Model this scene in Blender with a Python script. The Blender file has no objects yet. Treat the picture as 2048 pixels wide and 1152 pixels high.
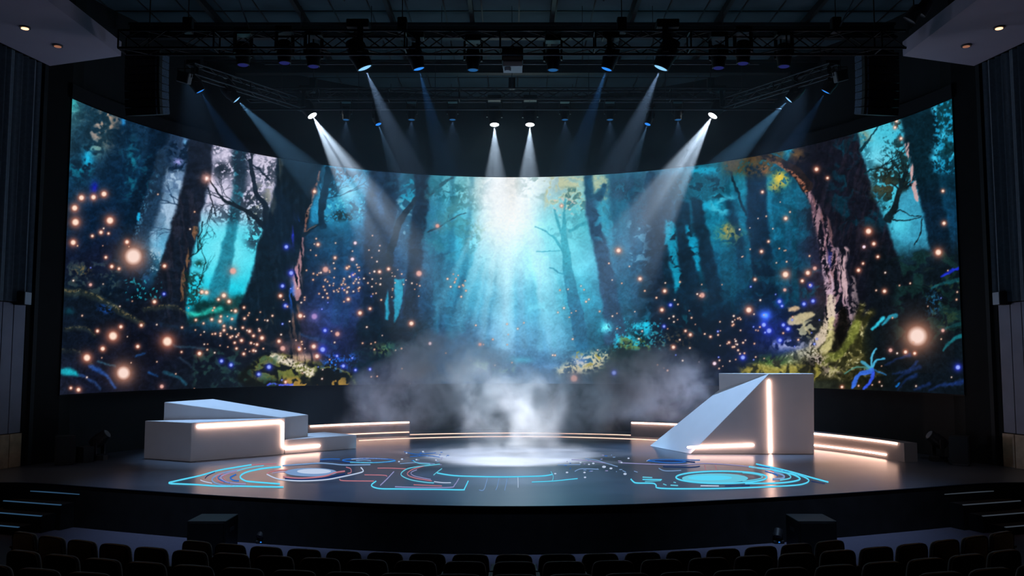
# A theatre stage: a curved LED wall showing an enchanted forest, haze, moving lights, white ramps
# and light graphics on a glossy stage floor, seen from the seats.   Blender 4.5, procedural only.
import bpy, bmesh, math, random
import numpy as np
from mathutils import Vector, Matrix

C = bpy.context.scene.collection
PI = math.pi
# ------------------------------------------------ lens of the photograph (2048 x 1152) and measuring helpers
FOC = 1719.5; PITCH = .0815578; EYE = 2.3
CP, SP = math.cos(PITCH), math.sin(PITCH)
def ray(x, y):
    dx = (x - 1024) / FOC; dy = -(y - 576) / FOC
    return dx, CP - dy * SP, SP + dy * CP
def at_z(x, y, z=0.0):
    r = ray(x, y); t = (z - EYE) / r[2]
    return Vector((r[0] * t, r[1] * t, z))
def at_y(x, y, Y):
    r = ray(x, y); t = Y / r[1]
    return Vector((r[0] * t, Y, EYE + r[2] * t))
def on_plane(x, y, p, d):
    """point of an upright plane through p (x, y) along d (x, y)"""
    r = ray(x, y); n = (-d[1], d[0])
    t = (p[0] * n[0] + p[1] * n[1]) / (r[0] * n[0] + r[1] * n[1])
    return Vector((r[0] * t, r[1] * t, EYE + r[2] * t))
# ------------------------------------------------ materials
MATS = {}
def mat(name, col, rough=.6, metal=0.0, spec=.5, noise=0.0, nscale=8.0, sheen=0.0, coat=0.0, bump=0.0):
    m = bpy.data.materials.new(name); m.use_nodes = True; MATS[name] = m
    nt = m.node_tree; b = nt.nodes['Principled BSDF']
    b.inputs['Base Color'].default_value = (*col, 1); b.inputs['Roughness'].default_value = rough
    b.inputs['Metallic'].default_value = metal; b.inputs['Specular IOR Level'].default_value = spec
    b.inputs['Sheen Weight'].default_value = sheen; b.inputs['Coat Weight'].default_value = coat
    if noise > 0 or bump > 0:
        tc = nt.nodes.new('ShaderNodeTexCoord'); n = nt.nodes.new('ShaderNodeTexNoise')
        n.inputs['Scale'].default_value = nscale; n.inputs['Detail'].default_value = 5
        nt.links.new(tc.outputs['Object'], n.inputs['Vector'])
        if noise > 0:
            r = nt.nodes.new('ShaderNodeValToRGB')
            r.color_ramp.elements[0].color = (*[c * (1 - noise) for c in col], 1); r.color_ramp.elements[1].color = (*[min(1, c * (1 + noise)) for c in col], 1)
            r.color_ramp.elements[0].position = .3; r.color_ramp.elements[1].position = .7
            nt.links.new(n.outputs['Fac'], r.inputs['Fac']); nt.links.new(r.outputs['Color'], b.inputs['Base Color'])
        if bump > 0:
            bp = nt.nodes.new('ShaderNodeBump'); bp.inputs['Strength'].default_value = bump; bp.inputs['Distance'].default_value = .01
            nt.links.new(n.outputs['Fac'], bp.inputs['Height']); nt.links.new(bp.outputs['Normal'], b.inputs['Normal'])
    return m
def glow(name, col, k, sample=True):
    m = bpy.data.materials.new(name); m.use_nodes = True; MATS[name] = m
    nt = m.node_tree; nt.nodes.clear()
    e = nt.nodes.new('ShaderNodeEmission'); o = nt.nodes.new('ShaderNodeOutputMaterial')
    e.inputs['Color'].default_value = (*col, 1); e.inputs['Strength'].default_value = k
    nt.links.new(e.outputs[0], o.inputs['Surface'])
    if not sample: m.cycles.emission_sampling = 'NONE'
    return m
mat('wall_black', (.004, .0045, .005), .8, noise=.3, nscale=3, spec=.25)
mat('wall_stage', (.007, .009, .011), .75, noise=.2, nscale=2, spec=.3)
mat('screen_back', (.008, .008, .01), .7, spec=.2)
mat('ceiling_panel', (.03, .065, .085), .8, noise=.25, nscale=1.2)
mat('steel_black', (.012, .012, .014), .5, metal=.0, spec=.4)
mat('truss_metal', (.030, .036, .046), .38, metal=.5)
mat('truss_dark', (.007, .008, .010), .5, metal=.2)
mat('fixture_black', (.009, .009, .011), .45, spec=.5)
mat('fixture_grey', (.10, .10, .11), .5)
mat('white_paint', (.60, .59, .60), .62, noise=.03, nscale=3, spec=.35)
mat('canopy_white', (.36, .32, .39), .7, noise=.03, nscale=1.5)
mat('curtain', (.05, .075, .10), .9, noise=.2, nscale=14, sheen=.3)
mat('panel_grey', (.18, .18, .23), .75, noise=.1, nscale=2)
mat('panel_wood', (.36, .24, .14), .6, noise=.25, nscale=5)
mat('fascia_black', (.008, .008, .009), .65, noise=.3, nscale=4, spec=.25)
mat('carpet', (.030, .027, .055), .95, noise=.25, nscale=30, sheen=.2)
mat('seat_fabric', (.022, .018, .017), .85, noise=.35, nscale=40, sheen=.7, bump=.2)
mat('seat_shell', (.05, .035, .025), .55)
mat('seat_rim_light', (.22, .19, .18), .5)  # pale colour imitates light caught along the seat-back edges
mat('speaker_black', (.006, .006, .007), .55, noise=.3, nscale=30)
mat('plate_lit_blue', (.10, .15, .22), .45, noise=.5, nscale=60)  # bluish light on the array side plates is put into the colour
mat('step_edge', (.30, .33, .38), .5)
mat('projector_white', (.25, .30, .36), .5)
mat('cable', (.04, .04, .045), .6)
glow('strip_light', (1.0, .60, .46), 18.0)
glow('strip_soft', (1.0, .60, .46), 2.2)
mat('bench_grey', (.16, .15, .15), .7)
glow('step_edge_grey', (.16, .20, .26), .20, False)
glow('step_light', (.10, .28, .55), .22, False)
glow('lens_white', (.85, .93, 1.0), 14, False)
glow('lens_ice', (.26, .60, 1.0), 1.15, False)
glow('lens_blue', (.03, .27, 1.0), 1.05, False)
glow('lens_azure', (.03, .18, .50), .5, False)
glow('lens_violet', (.04, .05, .30), .3, False)
glow('downlight_warm', (1.0, .55, .28), 2.6, False)
glow('downlight_dim', (1.0, .42, .25), .28, False)
GL = {'cyan': (.10, .66, .92, 1.0), 'white': (.60, .72, .95, .85), 'pink': (.80, .30, .38, .6), 'lavender': (.45, .45, .85, .62), 'blue': (.03, .20, .75, .7), 'aqua': (.15, .64, .84, .85), 'pale': (.28, .48, .85, .65), 'deep': (.02, .06, .26, .5)}
for k, v in GL.items(): glow('line_' + k, v[:3], v[3], False)

def stage_floor_material():
    m = bpy.data.materials.new('stage_floor'); m.use_nodes = True; MATS['stage_floor'] = m
    nt = m.node_tree; b = nt.nodes['Principled BSDF']
    b.inputs['Base Color'].default_value = (.035, .037, .044, 1); b.inputs['IOR'].default_value = 2.25; b.inputs['Anisotropic'].default_value = .45
    tg = nt.nodes.new('ShaderNodeCombineXYZ'); tg.inputs[1].default_value = 1.0; nt.links.new(tg.outputs[0], b.inputs['Tangent'])
    tc = nt.nodes.new('ShaderNodeTexCoord'); mp = nt.nodes.new('ShaderNodeMapping'); mp.inputs['Scale'].default_value = (.35, 1.3, 1)
    n = nt.nodes.new('ShaderNodeTexNoise'); n.inputs['Scale'].default_value = 1.1; n.inputs['Detail'].default_value = 6
    mr = nt.nodes.new('ShaderNodeMapRange'); mr.inputs['From Min'].default_value = .3; mr.inputs['From Max'].default_value = .7
    mr.inputs['To Min'].default_value = .29; mr.inputs['To Max'].default_value = .33
    nt.links.new(tc.outputs['Object'], mp.inputs['Vector']); nt.links.new(mp.outputs[0], n.inputs['Vector'])
    nt.links.new(n.outputs['Fac'], mr.inputs['Value']); nt.links.new(mr.outputs[0], b.inputs['Roughness'])
    n2 = nt.nodes.new('ShaderNodeTexNoise'); n2.inputs['Scale'].default_value = 2.2; n2.inputs['Detail'].default_value = 3
    bp = nt.nodes.new('ShaderNodeBump'); bp.inputs['Strength'].default_value = .006; bp.inputs['Distance'].default_value = .01
    nt.links.new(mp.outputs[0], n2.inputs['Vector']); nt.links.new(n2.outputs['Fac'], bp.inputs['Height']); nt.links.new(bp.outputs['Normal'], b.inputs['Normal'])
    r = nt.nodes.new('ShaderNodeValToRGB'); r.color_ramp.elements[0].position = .35; r.color_ramp.elements[1].position = .65
    r.color_ramp.elements[0].color = (.024, .034, .052, 1); r.color_ramp.elements[1].color = (.034, .048, .072, 1)
    nt.links.new(n.outputs['Fac'], r.inputs['Fac']); nt.links.new(r.outputs['Color'], b.inputs['Base Color'])
stage_floor_material()
# ------------------------------------------------ mesh helpers
def obj(name, bm, m, parent=None, smooth=False):
    me = bpy.data.meshes.new(name)
    bmesh.ops.recalc_face_normals(bm, faces=bm.faces[:])
    bm.to_mesh(me); bm.free()
    o = bpy.data.objects.new(name, me); C.objects.link(o)
    for k in (m if isinstance(m, (list, tuple)) else [m]): me.materials.append(MATS[k])
    if smooth:
        for p in me.polygons: p.use_smooth = True
        try: me.set_sharp_from_angle(angle=math.radians(40))
        except Exception: pass
    if parent: o.parent = parent
    return o
def tag(o, label, cat, group=None, kind=None):
    o['label'] = label; o['category'] = cat
    if group: o['group'] = group
    if kind: o['kind'] = kind
    return o
def thing(name, label, cat, loc=(0, 0, 0), rotz=0.0, group=None):
    o = bpy.data.objects.new(name, None); C.objects.link(o); o.empty_display_size = .1
    o.location = loc; o.rotation_euler = (0, 0, rotz)
    return tag(o, label, cat, group)
def struct(name, bm, m, smooth=False, parent=None, label=None):
    o = obj(name, bm, m, parent, smooth)
    if not parent: o['kind'] = 'structure'
    if label: o['label'] = label
    return o
def box(bm, x0, x1, y0, y1, z0, z1, M=None, bev=0.0):
    r = bmesh.ops.create_cube(bm, size=1.0)
    vs = r['verts']
    for v in vs:
        v.co = Vector((x0 + (v.co.x + .5) * (x1 - x0), y0 + (v.co.y + .5) * (y1 - y0), z0 + (v.co.z + .5) * (z1 - z0)))
    if bev > 0:
        es = list({e for v in vs for e in v.link_edges})
        q = bmesh.ops.bevel(bm, geom=es, offset=bev, segments=2, affect='EDGES', profile=.5)
        vs = list({v for f in q['faces'] for v in f.verts} | {v for v in vs if v.is_valid})
    if M is not None:
        for v in vs: v.co = M @ v.co
    return vs
def prism(bm, pts, z0, z1):
    """upright prism over a footprint"""
    lo = [bm.verts.new((x, y, z0)) for x, y in pts]; hi = [bm.verts.new((x, y, z1)) for x, y in pts]
    n = len(pts); bm.faces.new(lo[::-1]); bm.faces.new(hi)
    for i in range(n): bm.faces.new((lo[i], lo[(i + 1) % n], hi[(i + 1) % n], hi[i]))
def tube(bm, a, b, r, n=8, r2=None, cap=True):
    a = Vector(a); b = Vector(b); d = (b - a); L = d.length
    if L < 1e-6: return
    q = bmesh.ops.create_cone(bm, cap_ends=cap, segments=n, radius1=r, radius2=r if r2 is None else r2, depth=L)
    M = Matrix.Translation((a + b) / 2) @ d.to_track_quat('Z', 'Y').to_matrix().to_4x4()
    for v in q['verts']: v.co = M @ v.co
def lathe(bm, prof, n=24, M=None):
    """profile of (radius, z) turned about z"""
    rings = []
    for r, z in prof:
        rings.append([bm.verts.new((r * math.cos(2 * PI * k / n), r * math.sin(2 * PI * k / n), z)) for k in range(n)])
    for i in range(len(rings) - 1):
        for k in range(n):
            bm.faces.new((rings[i][k], rings[i][(k + 1) % n], rings[i + 1][(k + 1) % n], rings[i + 1][k]))
    bm.faces.new(rings[0][::-1]); bm.faces.new(rings[-1])
    if M is not None:
        for R in rings:
            for v in R: v.co = M @ v.co
def arc_wall(bm, cx, cy, r0, r1, a0, a1, z0, z1, n=64):
    """curved slab; angle 0 points away from the audience (+Y), positive to the right"""
    rows = []
    for i in range(n + 1):
        a = a0 + (a1 - a0) * i / n; s, c = math.sin(a), math.cos(a)
        rows.append([bm.verts.new((cx + r * s, cy + r * c, z)) for r, z in ((r0, z0), (r1, z0), (r1, z1), (r0, z1))])
    for i in range(n):
        for k in range(4):
            bm.faces.new((rows[i][k], rows[i][(k + 1) % 4], rows[i + 1][(k + 1) % 4], rows[i + 1][k]))
    bm.faces.new(rows[0]); bm.faces.new(rows[-1][::-1])
def new(): return bmesh.new()
def world_dir(v): return Vector(v).normalized()
# ---------------------------------------------------------------- the picture shown on the LED wall
CX0, CY0, CW, CH = 100, 186, 1848, 620          # canvas of the picture (pixels of the LED content)
def _hash_grid(h, w, seed):
    return np.random.RandomState(seed).rand(h, w).astype(np.float32)
def vnoise(sx, sy, seed, shear=0.0):
    """smooth value noise, cell sx by sy pixels, optionally sheared"""
    yy, xx = np.mgrid[0:CH, 0:CW].astype(np.float32)
    x = (xx + shear * yy) / sx + 50.0; y = yy / sy + 3.0
    g = _hash_grid(int(CH / sy) + 8, int((CW + abs(shear) * CH) / sx) + 110, seed)
    xi = np.floor(x).astype(int); yi = np.floor(y).astype(int)
    fx = x - xi; fy = y - yi
    fx = fx * fx * (3 - 2 * fx); fy = fy * fy * (3 - 2 * fy)
    xi = np.clip(xi, 0, g.shape[1] - 2); yi = np.clip(yi, 0, g.shape[0] - 2)
    a = g[yi, xi] * (1 - fx) + g[yi, xi + 1] * fx
    b = g[yi + 1, xi] * (1 - fx) + g[yi + 1, xi + 1] * fx
    return a * (1 - fy) + b * fy
def fbm(sx, sy, seed, oct=4, shear=0.0):
    s = 0; t = 0; a = 1.0
    for k in range(oct):
        s = s + a * vnoise(max(sx / 2 ** k, 1.3), max(sy / 2 ** k, 1.3), seed + k * 7, shear); t += a; a *= 0.55
    return s / t
def blur(m, r):
    """approximate gaussian: three box blurs"""
    if r < 0.6: return m
    k = max(1, int(round(r)))
    for ax in (0, 1):
        for _ in range(3 if r > 3 else 2):
            pad = [(k, k) if i == ax else (0, 0) for i in range(m.ndim)]
            q = np.pad(m, pad, mode='edge')
            c = np.cumsum(q, axis=ax, dtype=np.float64)
            z = np.zeros_like(np.take(c, [0], axis=ax)); c = np.concatenate([z, c], axis=ax)
            n = m.shape[ax]; w = 2 * k + 1
            m = ((np.take(c, range(w, w + n), axis=ax) - np.take(c, range(0, n), axis=ax)) / w).astype(np.float32)
    return m
TOPX = [100, 140, 294, 400, 560, 720, 860, 1022, 1200, 1391, 1560, 1700, 1800, 1907, 1950]
TOPY = [182, 196, 254, 285, 318, 342, 352, 355, 348, 330, 300, 267, 238, 196, 180]
def run_off(pts):
    """limbs that reach the upper rim of the picture run on past it"""
    return [(x, y - 26) if y < np.interp(x, TOPX, TOPY) + 9 else (x, y) for x, y in pts]
def smooth(pts, n=5):
    if len(pts) < 3: return pts
    q = [pts[0]] + list(pts) + [pts[-1]]; out = []
    for i in range(1, len(q) - 2):
        p0, p1, p2, p3 = q[i - 1], q[i], q[i + 1], q[i + 2]
        for k in range(n):
            t = k / n
            out.append(tuple(.5 * (2 * p1[j] + (p2[j] - p0[j]) * t + (2 * p0[j] - 5 * p1[j] + 4 * p2[j] - p3[j]) * t * t + (3 * p1[j] - p0[j] - 3 * p2[j] + p3[j]) * t ** 3) for j in (0, 1)))
    return out + [pts[-1]]
def warp(a, dx, dy):
    yy, xx = np.mgrid[0:CH, 0:CW].astype(np.float32)
    x = np.clip(xx + dx, 0, CW - 1.01); y = np.clip(yy + dy, 0, CH - 1.01)
    xi = x.astype(int); yi = y.astype(int); fx = x - xi; fy = y - yi
    if a.ndim == 3: fx = fx[..., None]; fy = fy[..., None]
    return (a[yi, xi] * (1 - fx) + a[yi, xi + 1] * fx) * (1 - fy) + (a[yi + 1, xi] * (1 - fx) + a[yi + 1, xi + 1] * fx) * fy
def poly(pts, soft=1.0):
    pts = run_off(pts)
    m = np.zeros((CH, CW), bool)
    P = [(x - CX0, y - CY0) for x, y in pts]
    y0 = max(0, int(min(p[1] for p in P)) - 1); y1 = min(CH, int(max(p[1] for p in P)) + 2)
    if y1 <= y0: return m.astype(np.float32)
    yy, xx = np.mgrid[y0:y1, 0:CW]
    mm = np.zeros(yy.shape, bool)
    for i in range(len(P)):
        (xa, ya), (xb, yb) = P[i], P[(i + 1) % len(P)]
        if ya == yb: continue
        mm ^= ((yy < ya) != (yy < yb)) & (xx < (xb - xa) * (yy - ya) / (yb - ya) + xa)
    m[y0:y1] = mm
    return blur(m.astype(np.float32), soft)
def stroke(pts, w0, w1=None, soft=0.8, out=None, n_smooth=True):
    """a limb: polyline with a tapering width; returns a mask"""
    if w1 is None: w1 = w0
    if n_smooth and len(pts) < 9: pts = smooth(pts)
    m = np.zeros((CH, CW), np.float32) if out is None else out
    n = len(pts) - 1
    for i in range(n):
        xa, ya = pts[i][0] - CX0, pts[i][1] - CY0; xb, yb = pts[i + 1][0] - CX0, pts[i + 1][1] - CY0
        wa = w0 + (w1 - w0) * i / n; wb = w0 + (w1 - w0) * (i + 1) / n
        r = max(wa, wb) + 3
        bx0 = int(max(0, min(xa, xb) - r)); bx1 = int(min(CW, max(xa, xb) + r + 1))
        by0 = int(max(0, min(ya, yb) - r)); by1 = int(min(CH, max(ya, yb) + r + 1))
        if bx1 <= bx0 or by1 <= by0: continue
        yy, xx = np.mgrid[by0:by1, bx0:bx1].astype(np.float32)
        dx, dy = xb - xa, yb - ya; L = dx * dx + dy * dy + 1e-6
        t = np.clip(((xx - xa) * dx + (yy - ya) * dy) / L, 0, 1)
        d = np.hypot(xx - xa - t * dx, yy - ya - t * dy)
        w = (wa + (wb - wa) * t) * 0.5
        v = np.clip((w + soft * .5 - d) / soft, 0, 1)
        m[by0:by1, bx0:bx1] = np.maximum(m[by0:by1, bx0:bx1], v)
    return m
def twigs(start, ang, length, w, seed, depth=3, spread=.7, out=None, bend=.25):
    """a branching limb; angle in radians, 0 = right, positive = up"""
    R = random.Random(seed)
    m = np.zeros((CH, CW), np.float32) if out is None else out
    def rec(x, y, a, L, w, d):
        n = 5; pts = [(x, y)]
        for k in range(n):
            a += R.uniform(-bend, bend); x += math.cos(a) * L / n; y -= math.sin(a) * L / n; pts.append((x, y))
        stroke(pts, w, w * .55, out=m, n_smooth=False)
        if d > 0:
            for k in range(R.choice((2, 3))):
                px_, py_ = pts[R.randint(2, n)]
                rec(px_, py_, a + R.uniform(-spread, spread), L * R.uniform(.5, .75), w * .55, d - 1)
    rec(start[0], start[1], ang, length, w, depth)
    return m
def leaf_field(n, rmin, rmax, seed):
    """thousands of overlapping leaf dabs, each with a value of its own"""
    R = random.Random(seed); F = np.full((CH, CW), .5, np.float32)
    st = []
    for k in range(48):
        r = rmin + (rmax - rmin) * (k % 6) / 5; a = R.uniform(0, math.pi); q = int(r) + 2
        yy, xx = np.mgrid[-q:q + 1, -q:q + 1].astype(np.float32)
        u = xx * math.cos(a) + yy * math.sin(a); v = -xx * math.sin(a) + yy * math.cos(a)
        st.append((q, (u / r) ** 2 + (v / (r * .55)) ** 2 <= 1))
    for _ in range(n):
        q, m = st[R.randrange(48)]
        x = R.randrange(q, CW - q - 1); y = R.randrange(q, CH - q - 1)
        F[y - q:y + q + 1, x - q:x + q + 1][m] = R.random()
    return F
def sm(x, a, b):
    t = np.clip((x - a) / (b - a), 0, 1); return t * t * (3 - 2 * t)
def paint_picture():
    yy, xx = np.mgrid[0:CH, 0:CW].astype(np.float32)
    X = xx + CX0; Y = yy + CY0
    G = [
    # rows y = 200, 280, ... 760; columns x = 120, 200, ... 1960
    [(60,110,120),(40,75,85),(25,60,85),(40,75,105),(170,170,200),(150,150,180),(25,55,75),(50,120,150),(80,110,140),(40,90,110),(100,160,175),(205,225,232),(150,190,200),(130,160,150),(60,120,145),(60,100,130),(20,90,110),(60,70,50),(30,110,140),(25,50,60),(70,170,190),(40,120,140),(18,70,80),(30,100,120)],
    [(45,80,95),(40,65,75),(25,60,85),(50,75,105),(190,180,205),(165,160,190),(25,55,75),(50,130,160),(80,120,150),(40,90,110),(100,160,175),(220,235,240),(190,215,220),(160,180,160),(60,120,145),(60,100,130),(20,90,110),(60,70,50),(30,110,140),(25,50,60),(100,195,220),(50,120,140),(20,75,85),(30,100,120)],
    [(30,65,90),(25,58,85),(15,50,75),(45,75,105),(190,192,218),(160,170,190),(20,50,70),(60,170,210),(90,140,175),(40,105,130),(110,190,205),(234,244,250),(200,228,238),(155,195,190),(50,120,150),(70,115,140),(15,95,115),(30,110,130),(30,110,135),(35,40,50),(90,180,210),(60,140,165),(15,60,80),(20,60,80)],
    [(20,48,70),(20,45,75),(15,45,70),(80,125,155),(165,200,226),(110,165,185),(20,45,65),(45,155,195),(60,105,140),(45,105,135),(70,170,200),(200,234,244),(110,208,228),(95,195,212),(45,115,145),(50,85,115),(15,110,135),(20,120,150),(20,95,120),(35,35,50),(50,120,140),(70,160,185),(15,60,85),(20,50,70)],
    [(25,35,60),(25,35,60),(15,40,65),(70,175,205),(80,215,235),(70,200,225),(20,40,60),(40,88,125),(50,78,112),(50,95,125),(65,165,200),(160,220,238),(105,205,228),(95,190,215),(60,120,155),(30,65,90),(12,85,105),(20,95,120),(20,75,100),(40,40,60),(20,35,50),(60,150,175),(20,50,70),(25,45,60)],
    [(20,40,55),(20,40,55),(15,30,45),(35,110,140),(40,200,220),(60,170,190),(25,35,55),(40,70,115),(40,55,95),(40,75,105),(50,150,185),(110,182,212),(90,185,215),(60,160,190),(40,105,135),(14,45,65),(8,55,75),(12,52,72),(20,50,75),(60,50,60),(15,22,30),(18,28,38),(20,38,45),(20,50,55)],
    [(15,28,42),(18,26,42),(22,22,42),(20,26,44),(20,28,44),(25,28,42),(45,40,55),(45,58,108),(25,50,68),(25,50,70),(55,95,130),(105,155,190),(95,155,190),(50,115,145),(25,90,110),(15,35,48),(12,28,38),(20,26,50),(35,40,85),(90,85,60),(50,55,35),(12,16,20),(18,24,38),(25,50,55)],
    [(50,52,72),(30,32,58),(28,28,48),(24,32,42),(26,42,52),(34,44,50),(90,90,70),(40,52,90),(35,45,75),(40,58,85),(60,80,110),(65,85,120),(55,80,110),(60,75,90),(30,42,58),(22,34,52),(25,32,58),(35,40,70),(70,80,40),(110,105,55),(50,50,30),(18,22,26),(22,30,52),(28,44,56)]]
    G = np.array(G, np.float32) / 255
    gx = np.clip((X - 120) / 80, 0, 22.999); gy = np.clip((Y - 200) / 80, 0, 6.999)
    gi = gx.astype(int); gj = gy.astype(int)
    fx = (gx - gi)[..., None]; fy = (gy - gj)[..., None]
    fx = fx * fx * (3 - 2 * fx); fy = fy * fy * (3 - 2 * fy)
    A = (G[gj, gi] * (1 - fx) + G[gj, gi + 1] * fx) * (1 - fy) + (G[gj + 1, gi] * (1 - fx) + G[gj + 1, gi + 1] * fx) * fy
    A = blur(A, 12)
    def lay(m, col, k=1.0):
        nonlocal A
        m = np.clip(m * k, 0, 1)[..., None]
        A = A * (1 - m) + np.array(col, np.float32)[None, None] / 255 * m
    def mul(m, f):
        nonlocal A
        A = A * (1 + (np.clip(m, 0, 1)[..., None]) * (np.array(f, np.float32) - 1))
    def add(m, col, k=1.0):
        nonlocal A
        A = A + (m * k)[..., None] * np.array(col, np.float32) / 255
    def box(x0, y0, x1, y1, s=12):
        return sm(X, x0 - s, x0 + s) * sm(-X, -x1 - s, -x1 + s) * sm(Y, y0 - s, y0 + s) * sm(-Y, -y1 - s, -y1 + s)
    def ell(cx, cy, rx, ry, p=2):
        return np.exp(-(((X - cx) / rx) ** 2 + ((Y - cy) / ry) ** 2) ** (p / 2))
    n1 = fbm(60, 60, 1, 5); n2 = fbm(26, 22, 2, 4); n3 = fbm(11, 10, 3, 3); n4 = fbm(6, 5, 4, 3)
    wx = (fbm(20, 20, 61, 3) - .5); wy = (fbm(20, 20, 67, 3) - .5)
    n2 = warp(n2, wx * 24, wy * 24)
    n3 = .62 * warp(fbm(13, 11, 3, 4), wx * 14, wy * 14) + .38 * (.5 + (blur(leaf_field(26000, 3.2, 6.5, 5), .7) - .5) * .7)
    n4 = .4 * n4 + .6 * (.5 + (leaf_field(60000, 1.6, 3.4, 6) - .5) * .75)
    nv = fbm(26, 160, 5, 3, -.12); nb = fbm(5, 46, 6, 3, -.1); nb2 = fbm(5, 46, 16, 3, .22); fine = fbm(2.4, 2.4, 9, 2)
    # mottled variation everywhere
    A = A * (0.78 + .44 * n1[..., None])
    A = A * (0.9 + .2 * n2[..., None])
    # distant soft trunks in the mist (thin vertical silhouettes)
    R = random.Random(4)
    for (x0, y0, x1, y1, w, col, k) in [
        (905,352,900,668,14,(40,110,140),.5),(945,352,922,660,11,(45,120,150),.55),(925,560,905,668,16,(30,95,125),.6),(882,352,872,665,9,(50,130,160),.4),
        (968,560,975,690,9,(90,150,180),.35),(1040,540,1046,690,12,(110,160,190),.4),(1075,520,1080,700,9,(110,170,195),.35),(1003,570,1010,690,9,(110,160,190),.3),
        (1225,352,1240,660,14,(40,90,120),.45),(1262,352,1275,640,12,(40,85,115),.5),(1300,352,1318,640,24,(38,70,98),.6),
        (1455,340,1470,620,14,(10,75,95),.7),(1555,345,1562,600,26,(10,70,92),.65),(1588,360,1592,600,10,(14,80,100),.6),(1470,380,1478,620,12,(14,80,104),.5),
        (680,480,672,640,16,(32,62,92),.5),(700,500,690,650,10,(32,62,92),.4),(1100,520,1108,690,8,(80,160,190),.35)]:
        lay(stroke([(x0, y0), ((x0 + x1) / 2 + R.uniform(-3, 3), (y0 + y1) / 2), (x1, y1)], w * .8, w * 1.25, soft=5), col, k)
    # ---- left edge: hazy leaning trunks and leaf spots
    lay(poly([(172,200),(230,224),(150,420),(122,420),(128,360)], 7), (18,50,72), .55)
    lay(poly([(238,226),(300,262),(225,430),(150,520),(190,400)], 8), (12,40,64), .6)
    for (cx, cy, rx, ry, col, th, k) in [(215,235,16,32,(225,180,150),.57,.9),(197,262,14,22,(225,190,170),.6,.7),(190,300,14,10,(150,200,190),.55,.6),(175,318,9,14,(40,180,225),.42,.95),(160,340,22,14,(25,130,150),.5,.7),
        (146,212,9,14,(70,180,185),.45,.9),(150,232,12,8,(170,190,180),.5,.6),(265,330,8,38,(30,120,140),.5,.75),(246,242,4,7,(40,150,220),.3,.9),(270,200,60,50,(70,70,75),.55,.3)]:
        lay(ell(cx, cy, rx * 1.25, ry * 1.25) * sm(n3, th - .08, th + .08), col, k)
    lay(ell(189, 375, 7, 10), (25,35,170), .8)
    # trunk A and lit trunk B
    mA = poly([(300,262),(342,272),(318,340),(290,400),(268,470),(250,560),(205,600),(225,520),(255,430),(285,340)], 3)
    lay(mA, (13,36,56), .93)
    lay(poly([(318,300),(340,290),(345,330),(322,410),(305,470),(292,500),(262,498),(282,420),(305,345)], 2.2), (36,60,82), .92)
    lay(poly([(312,350),(318,345),(292,420),(272,478),(266,478),(285,405)], 2) * sm(n4, .5, .62), (80,135,165), .7)
    lay(stroke([(279,427),(276,440)], 6, 5, 3), (40,180,230), .9)
    lay(box(240,300,300,400,20) * sm(n3, .55, .65), (25,110,125), .35)
    # window of pale sky between B and C, with twigs
    w1 = poly([(335,335),(372,345),(372,372),(352,440),(338,480),(322,520),(300,500),(303,468),(322,400)], 3)
    lay(w1 * (.55 + .45 * sm(n2, .3, .6)), (172,196,222), .85)
    lay(ell(322, 490, 26, 26), (90,170,210), .7)
    lay(w1 * sm(n3, .55, .62) * box(320,340,380,460), (70,95,125), .6)
    lay(twigs((372,420), 2.6, 60, 4, 11, 3) + twigs((375,450), 3.3, 50, 3, 12, 3) + twigs((340,390), -.5, 40, 2.5, 13, 3), (40,66,92), .75)
    lay(box(335,280,385,345,8) * sm(n3, .5, .56), (14,34,54), .9)
    lay(ell(354, 324, 9, 7) * sm(n4, .35, .5), (175,170,235), .9); lay(ell(381,299,3,4), (210,225,240), .9); lay(ell(369,283,3,4), (120,180,225), .9)
    # pink-white sky right of C fading to cyan
    sky = poly([(425,288),(490,300),(560,320),(556,360),(545,400),(530,450),(513,500),(500,560),(480,590),(440,605),(388,640),(370,640),(375,560),(392,470),(405,420),(418,370),(426,340)], 2)
    t = sm(Y, 400, 480)[..., None]
    skyc = (np.array((205,200,226), np.float32) * (1 - t) + np.array((84,214,238), np.float32) * t) / 255
    t2 = sm(Y, 520, 600)[..., None]
    skyc = skyc * (1 - t2) + np.array((30,190,215), np.float32) / 255 * t2
    mm = (sky * .95)[..., None]; A = A * (1 - mm) + skyc * mm
    lay(sky * ell(450, 500, 50, 40), (150,232,248), .5)
    lay(sky * box(500,370,560,440) * sm(n3, .45, .6), (165,165,140), .7)
    lay(poly([(470,296),(492,300),(488,380),(474,470),(462,540),(458,600),(414,600),(428,545),(450,470),(466,390)], 2), (36,118,138), .88)
    lay(sky * box(465,290,495,420) * sm(n3, .42, .5), (60,72,90), .7)
    # leaves and branches over the pale sky
    for (cx, cy, rx, ry, th, k) in [(442,340,20,18,.46,.95),(480,330,18,44,.47,.9),(540,345,28,26,.52,.8),(505,400,26,30,.5,.85),(520,440,24,30,.5,.85),(430,300,16,10,.52,.7),(505,300,20,10,.5,.7),(460,430,30,16,.52,.75),(508,480,16,20,.5,.8),(425,420,16,14,.52,.6)]:
        lay(sky * ell(cx, cy, rx * 1.15, ry * 1.15, 3) * sm(n3 * .45 + n4 * .55, th - .055, th - .01), (30,42,54), k)
    br = stroke([(500,320),(507,360),(515,390),(530,412),(532,440)], 7, 12)
    br = np.maximum(br, stroke([(420,360),(436,385),(452,404),(480,415),(505,430),(530,452)], 3, 12))
    br = np.maximum(br, twigs((415,375), -1.2, 60, 3, 21, 3)); br = np.maximum(br, twigs((470,410), 2.7, 50, 3, 22, 3))
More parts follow.
